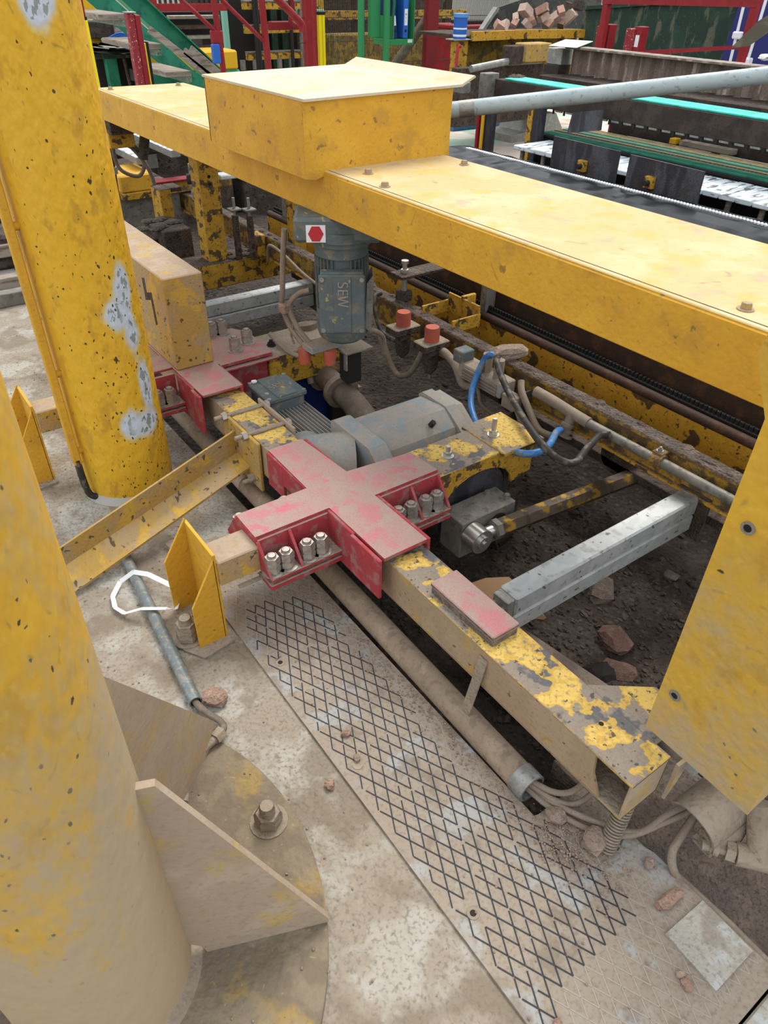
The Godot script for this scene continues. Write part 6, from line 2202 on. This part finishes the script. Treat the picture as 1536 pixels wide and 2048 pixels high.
	for q in [[1.05, "worn_yellow"], [1.4, "hopper_side"], [1.7, "worn_yellow"]]:
		blk(t, V(6.95, q[0], -11.5), V(10.0, q[0] + 0.12, -11.4), q[1], "beam")
	for x in [7.0, 7.7, 8.1, 8.9, 9.6]:
		blk(t, V(x, 0.2, -11.6), V(x + 0.14, 2.0, -11.5), "brown_beam", "column")
	# green desk with folders
	t = thing("green_desk", V(5.6, 0, -7.6), "green steel desk with open shelf holding blue folders", "desk")
	for q in [[5.21, 5.28], [5.475, 5.55]]:
		bar3(t, V((q[0] + q[1]) / 2, 0.0, -7.6 + (0.0 if q[0] > 5.3 else -0.1)), V((q[0] + q[1]) / 2, 1.7, -7.6 + (0.0 if q[0] > 5.3 else -0.1)), 0.036, "grass_green", "leg")
	blk(t, V(5.345, 1.085, -7.72), V(5.475, 1.7, -7.66), "grass_green", "side_panel", 0.004)
	blk(t, V(5.545, 1.01, -7.9), V(5.9, 1.065, -7.6), "grass_green", "shelf", 0.004)
	blk(t, V(5.56, 1.065, -7.92), V(5.9, 1.7, -7.9), "green_dark", "back_panel", 0.004)
	blk(t, V(5.61, 1.065, -7.9), V(5.62, 1.7, -7.6), "grass_green", "divider", 0.002)
	blk(t, V(5.70, 1.065, -7.9), V(5.71, 1.7, -7.7), "grass_green", "divider", 0.002)
	blk(t, V(5.89, 1.065, -7.9), V(5.9, 1.7, -7.6), "grass_green", "divider", 0.002)
	blk(t, V(5.81, 1.03, -7.6), V(5.875, 1.06, -7.597), "paper", "sticker", 0.001)
	for q in [[5.66, 0.12, "dark blue folder leaning on the left of the green shelf"], [5.79, 0.0, "bright blue upright folder with white spine label on the green shelf"]]:
		t = thing("ring_binder", V(q[0], 1.066, -7.65), q[2], "folder", "blue folders on the green shelf")
		var keep := Transform3D(Basis(V(0, 0, 1), q[1]), V(q[0], 1.07, -7.65))
		X = keep
		s = sh()
		box(s, V(-0.025, 0, -0.25), V(0.03 if q[1] > 0 else 0.045, 0.36, 0.02), 0.004)
		fin(s, "cover", "deep_blue" if q[1] > 0 else "blue", t)
		s = sh()
		box(s, V(-0.01, 0.12, 0.019), V(0.02 if q[1] > 0 else 0.033, 0.21 if q[1] > 0 else 0.27, 0.0215), 0.0005)
		var lb := fin(s, "spine_label", "white", t)
		if q[1] == 0.0:
			for k in 3:
				var tm := TextMesh.new()
				tm.text = "MSF"[k]
				var fo := SystemFont.new()
				fo.font_names = PackedStringArray(["Droid Sans"])
				tm.font = fo
				tm.font_size = 16
				tm.pixel_size = 0.0016
				tm.depth = 0.0006
				tm.material = M["black"]
				var mi := MeshInstance3D.new()
				mi.name = "lettering"
				mi.mesh = tm
				mi.position = X * V(0.011, 0.22 - k * 0.032, 0.0218) - org
				lb.add_child(mi, true)
		s = sh()
		rod(s, V(0.01, 0.07, 0.018), V(0.01, 0.07, 0.0215), 0.014, 14)
		fin(s, "finger_hole", "black", t)
		flat()
	# red bin
	t = thing("wheeled_bin", V(8.2, 0, -9.4), "red wheeled bin behind the yellow hopper", "bin")
	s = sh()
	X = Transform3D(Basis.IDENTITY, V(8.25, 0, -9.4))
	var lo := [V(-0.28, 0.05, -0.25), V(0.28, 0.05, -0.25), V(0.28, 0.05, 0.25), V(-0.28, 0.05, 0.25)]
	var hi := [V(-0.4, 1.0, -0.35), V(0.4, 1.0, -0.35), V(0.4, 1.0, 0.35), V(-0.4, 1.0, 0.35)]
	for k in 4:
		var l := (k + 1) % 4
		var nn: Vector3 = ((lo[k] + lo[l]) * V(1, 0, 1)).normalized()
		poly(s, [lo[k], lo[l], hi[l], hi[k]], nn)
	poly(s, lo, V(0, -1, 0))
	fin(s, "body", "bin_red", t)
	s = sh()
	box(s, V(-0.43, 0.99, -0.38), V(0.43, 1.03, 0.38), 0.01)
	fin(s, "rim", "bin_red", t)
	s = sh()
	box(s, V(-0.42, 1.035, -0.37), V(0.42, 1.085, 0.37), 0.02)
	fin(s, "lid", "bin_red", t)
	s = sh()
	box(s, V(-0.2, 0.88, 0.345), V(0.0, 1.02, 0.37), 0.01)
	fin(s, "latch", "bin_red", t)
	flat()
	single(V(8.3, 1.1, -9.4), func(q): box(q, V(8.1, 1.09, -9.6), V(8.6, 1.13, -9.3), 0.01), "dark_tray", "black", "dark flat thing on the lid of the red bin", "tray")
	# yellow hopper machine
	t = thing("brick_hopper", V(7.1, 0, -6.8), "worn yellow feed machine with a bent front ledge carrying broken bricks", "hopper")
	blk(t, V(6.02, 0.3, -7.1), V(6.19, 1.09, -7.0), "worn_yellow", "corner_post")
	sheet(t, [Vector2(6.2, 1.075), Vector2(6.95, 1.08), Vector2(8.16, 1.065), Vector2(8.14, 1.15), Vector2(6.95, 1.165), Vector2(6.2, 1.16)], -7.0, -6.95, "band_yellow", "front_ledge")
	blk(t, V(6.2, 1.09, -7.9), V(8.5, 1.12, -7.0), "grime", "bed")
	blk(t, V(6.2, 0.3, -7.3), V(8.1, 1.07, -7.15), "hopper_side", "front_panel")
	sheet(t, [Vector2(7.2, 1.0), Vector2(7.43, 1.32), Vector2(8.3, 1.5), Vector2(9.4, 1.6), Vector2(9.4, 1.0)], -8.0, -7.96, "chute", "chute_back")
	sheet(t, [Vector2(7.19, 1.1), Vector2(7.24, 1.1), Vector2(7.46, 1.325), Vector2(7.42, 1.34)], -7.98, -7.9, "steel", "chute_edge")
	bar3(t, V(5.9, 0.86, -6.6), V(7.2, 0.98, -6.6), 0.035, "steel", "shaft")
	blk(t, V(6.6, 0.9, -6.7), V(6.98, 1.07, -6.5), "yellow_side", "gear_box", 0.01)
	blk(t, V(6.42, 0.88, -6.7), V(6.6, 1.05, -6.55), "grime", "bearing")
	blk(t, V(5.8, 0.3, -6.8), V(7.1, 0.86, -6.7), "grime", "lower_panel")
	s = sh()
	tube(s, curve([V(5.97, 0.75, -6.93), V(5.98, 1.0, -6.93), V(6.0, 1.04, -6.93), V(6.03, 1.03, -6.95)], 4), 0.016, 10)
	fin(s, "red_cable", "sign_red", t)
	t = thing("plastic_tub", V(6.09, 1.1, -7.0), "blue printed plastic tub standing on the yellow corner post", "tub")
	s = sh()
	X = Transform3D(Basis.IDENTITY, V(6.1, 1.095, -7.05))
	lathe(s, [Vector2(0, 0), Vector2(0.072, 0), Vector2(0.075, 0.19), Vector2(0.0, 0.19)], 24)
	fin(s, "body", "blue", t)
	s = sh()
	lathe(s, [Vector2(0.076, 0.19), Vector2(0.084, 0.192), Vector2(0.084, 0.225), Vector2(0, 0.23)], 24)
	fin(s, "lid", "tub_lid", t)
	s = sh()
	lathe(s, [Vector2(0.0735, 0.02), Vector2(0.0745, 0.04)], 24)
	lathe(s, [Vector2(0.074, 0.085), Vector2(0.075, 0.10)], 24)
	fin(s, "label_band", "white", t)
	flat()
	blk(t, V(5.96, 1.085, -7.12), V(6.2, 1.095, -6.95), "steel", "stand")
	var bl := [
		[7.03, 1.175, 0.075, 0, "flat grey pink brick at the left foot of the heap on the yellow feed machine"],
		[7.14, 1.17, 0.07, 1, "low brick second from the left foot of the heap on the feed machine"],
		[7.25, 1.205, 0.055, 0, "small brick chip low on the left slope of the heap"],
		[7.285, 1.26, 0.045, 1, "smallest pale chip on the upper left slope of the heap"],
		[7.48, 1.315, 0.085, 1, "tilted square brick at the upper left of the heap, beside the dark chute"],
		[7.69, 1.335, 0.075, 0, "pale brick on the top middle of the heap"],
		[7.76, 1.265, 0.07, 1, "brick wedged under the top middle brick of the heap"],
		[7.585, 1.22, 0.07, 0, "brick in the centre of the heap with a slanted broken face"],
		[7.47, 1.18, 0.065, 1, "brick at the front left of the heap just above the yellow ledge"],
		[7.86, 1.19, 0.07, 0, "brick at the front middle of the heap just above the yellow ledge"],
		[7.99, 1.24, 0.08, 1, "brick right of the centre of the heap"],
		[8.02, 1.315, 0.06, 0, "small brick high on the right half of the heap"],
		[8.2, 1.25, 0.095, 1, "large square brick standing at the right end of the heap"],
		[8.12, 1.18, 0.06, 0, "brick at the front right of the heap below the large square one"],
		[8.31, 1.37, 0.08, 2, "dark grey brick at the very top right of the heap"],
		[8.16, 1.375, 0.055, 2, "dark grey chip left of the topmost dark brick of the heap"]]
	var i := 0
	for q in bl:
		i += 1
		single(V(q[0], q[1] - q[2], -7.4 - 0.03 * (i % 3)), func(st): brick_bit(st, V(q[0], q[1], -7.4 - 0.03 * (i % 3)), q[2], 700 + i), "broken_brick", ["brick", "brick_pale", "grime"][q[3]], q[4], "brick", "broken bricks heaped on the yellow machine")
	# right background
	t = thing("tipping_skip", V(8.0, 0, -5.9), "large scratched dark green steel skip wall at the far right", "skip")
	s = sh()
	in_side()
	prism(s, [Vector2(-7.1, 0.4), Vector2(-4.9, 0.4), Vector2(-4.88, 1.52), Vector2(-7.0, 1.345)], 8.0, 8.04)
	flat()
	fin(s, "wall", "green_dark", t)
	s = sh()
	in_side()
	prism(s, [Vector2(-7.02, 1.34), Vector2(-4.88, 1.515), Vector2(-4.88, 1.55), Vector2(-7.02, 1.375)], 7.96, 8.02)
	flat()
	fin(s, "rim", "green_dark", t)
	t = thing("red_railing", V(7.0, 0, -5.0), "red square tube guard railing in front of the dark green skip", "railing")
	for q in [[-5.87, -5.80], [-4.25, -4.19]]:
		blk(t, V(6.95, 0.0, q[0]), V(7.02, 1.52, q[1]), "red_paint", "post")
	s = sh()
	in_side()
	prism(s, [Vector2(-5.87, 1.44), Vector2(-4.19, 1.47), Vector2(-4.185, 1.54), Vector2(-5.875, 1.51)], 6.944, 7.026)
	prism(s, [Vector2(-5.5, 1.02), Vector2(-4.25, 1.165), Vector2(-4.25, 1.195), Vector2(-5.5, 1.06)], 6.97, 7.0)
	flat()
	fin(s, "rail", "red_paint", t)
	for q in [[-5.96, -5.80, "red"], [-5.58, -5.40, "red"]]:
		t = thing("red_bollard", V(7.05, 0, q[0]), "short red steel bollard at the foot of the railing post" if q[0] < -5.8 else "short red steel bollard with a white label inside the railing", "bollard", "short red bollards")
		blk(t, V(7.03, 0.0, q[0]), V(7.15, 1.25, q[1] - 0.07), "red_worn", "shaft")
		blk(t, V(7.05, 0.0, q[1] - 0.09), V(7.16, 1.27, q[1]), "red_paint", "shaft")
		if q[0] > -5.8:
			blk(t, V(7.045, 1.1, q[1] - 0.06), V(7.05, 1.2, q[1] - 0.015), "white", "label", 0.001)
	t = thing("navy_sheet", V(7.8, 0, -4.6), "navy blue sheet with two white cords hanging at the far right", "tarpaulin")
	s = sh()
	in_side()
	prism(s, [Vector2(-5.0, 0.4), Vector2(-3.4, 0.4), Vector2(-3.4, 1.7), Vector2(-4.88, 1.7)], 7.82, 7.85)
	flat()
	fin(s, "sheet", "navy", t)
	bar3(t, V(7.6, 1.7, -4.72), V(7.6, 0.95, -4.70), 0.014, "white", "cord")
	bar3(t, V(7.6, 1.7, -4.50), V(7.6, 1.0, -4.52), 0.014, "white", "cord")
	blk(t, V(7.57, 1.2, -4.74), V(7.63, 1.26, -4.65), "white", "toggle", 0.01)
	blk(t, V(7.55, 1.0, -4.6), V(7.63, 1.06, -4.48), "white", "toggle", 0.01)
	single(V(7.0, 1.1, -4.1), func(q):
		in_side()
		prism(q, [Vector2(-4.235, 1.18), Vector2(-4.1, 1.2), Vector2(-3.7, 1.5), Vector2(-3.7, 1.6), Vector2(-4.05, 1.38)], 6.8, 6.85)
		flat(), "plank", "wood_dark", "grey brown plank end leaning in front of the navy sheet", "plank")
	single(V(6.4, 1.1, -3.85), func(q):
		for k in 3:
			rock(q, V(5.5, 1.235 + k * 0.012, -3.15 + k * 0.07), V(0.05, 0.02, 0.05), 800 + k, 8), "white_cloth", "white", "white rag lying on the top edge of the ribbed panel", "rag")
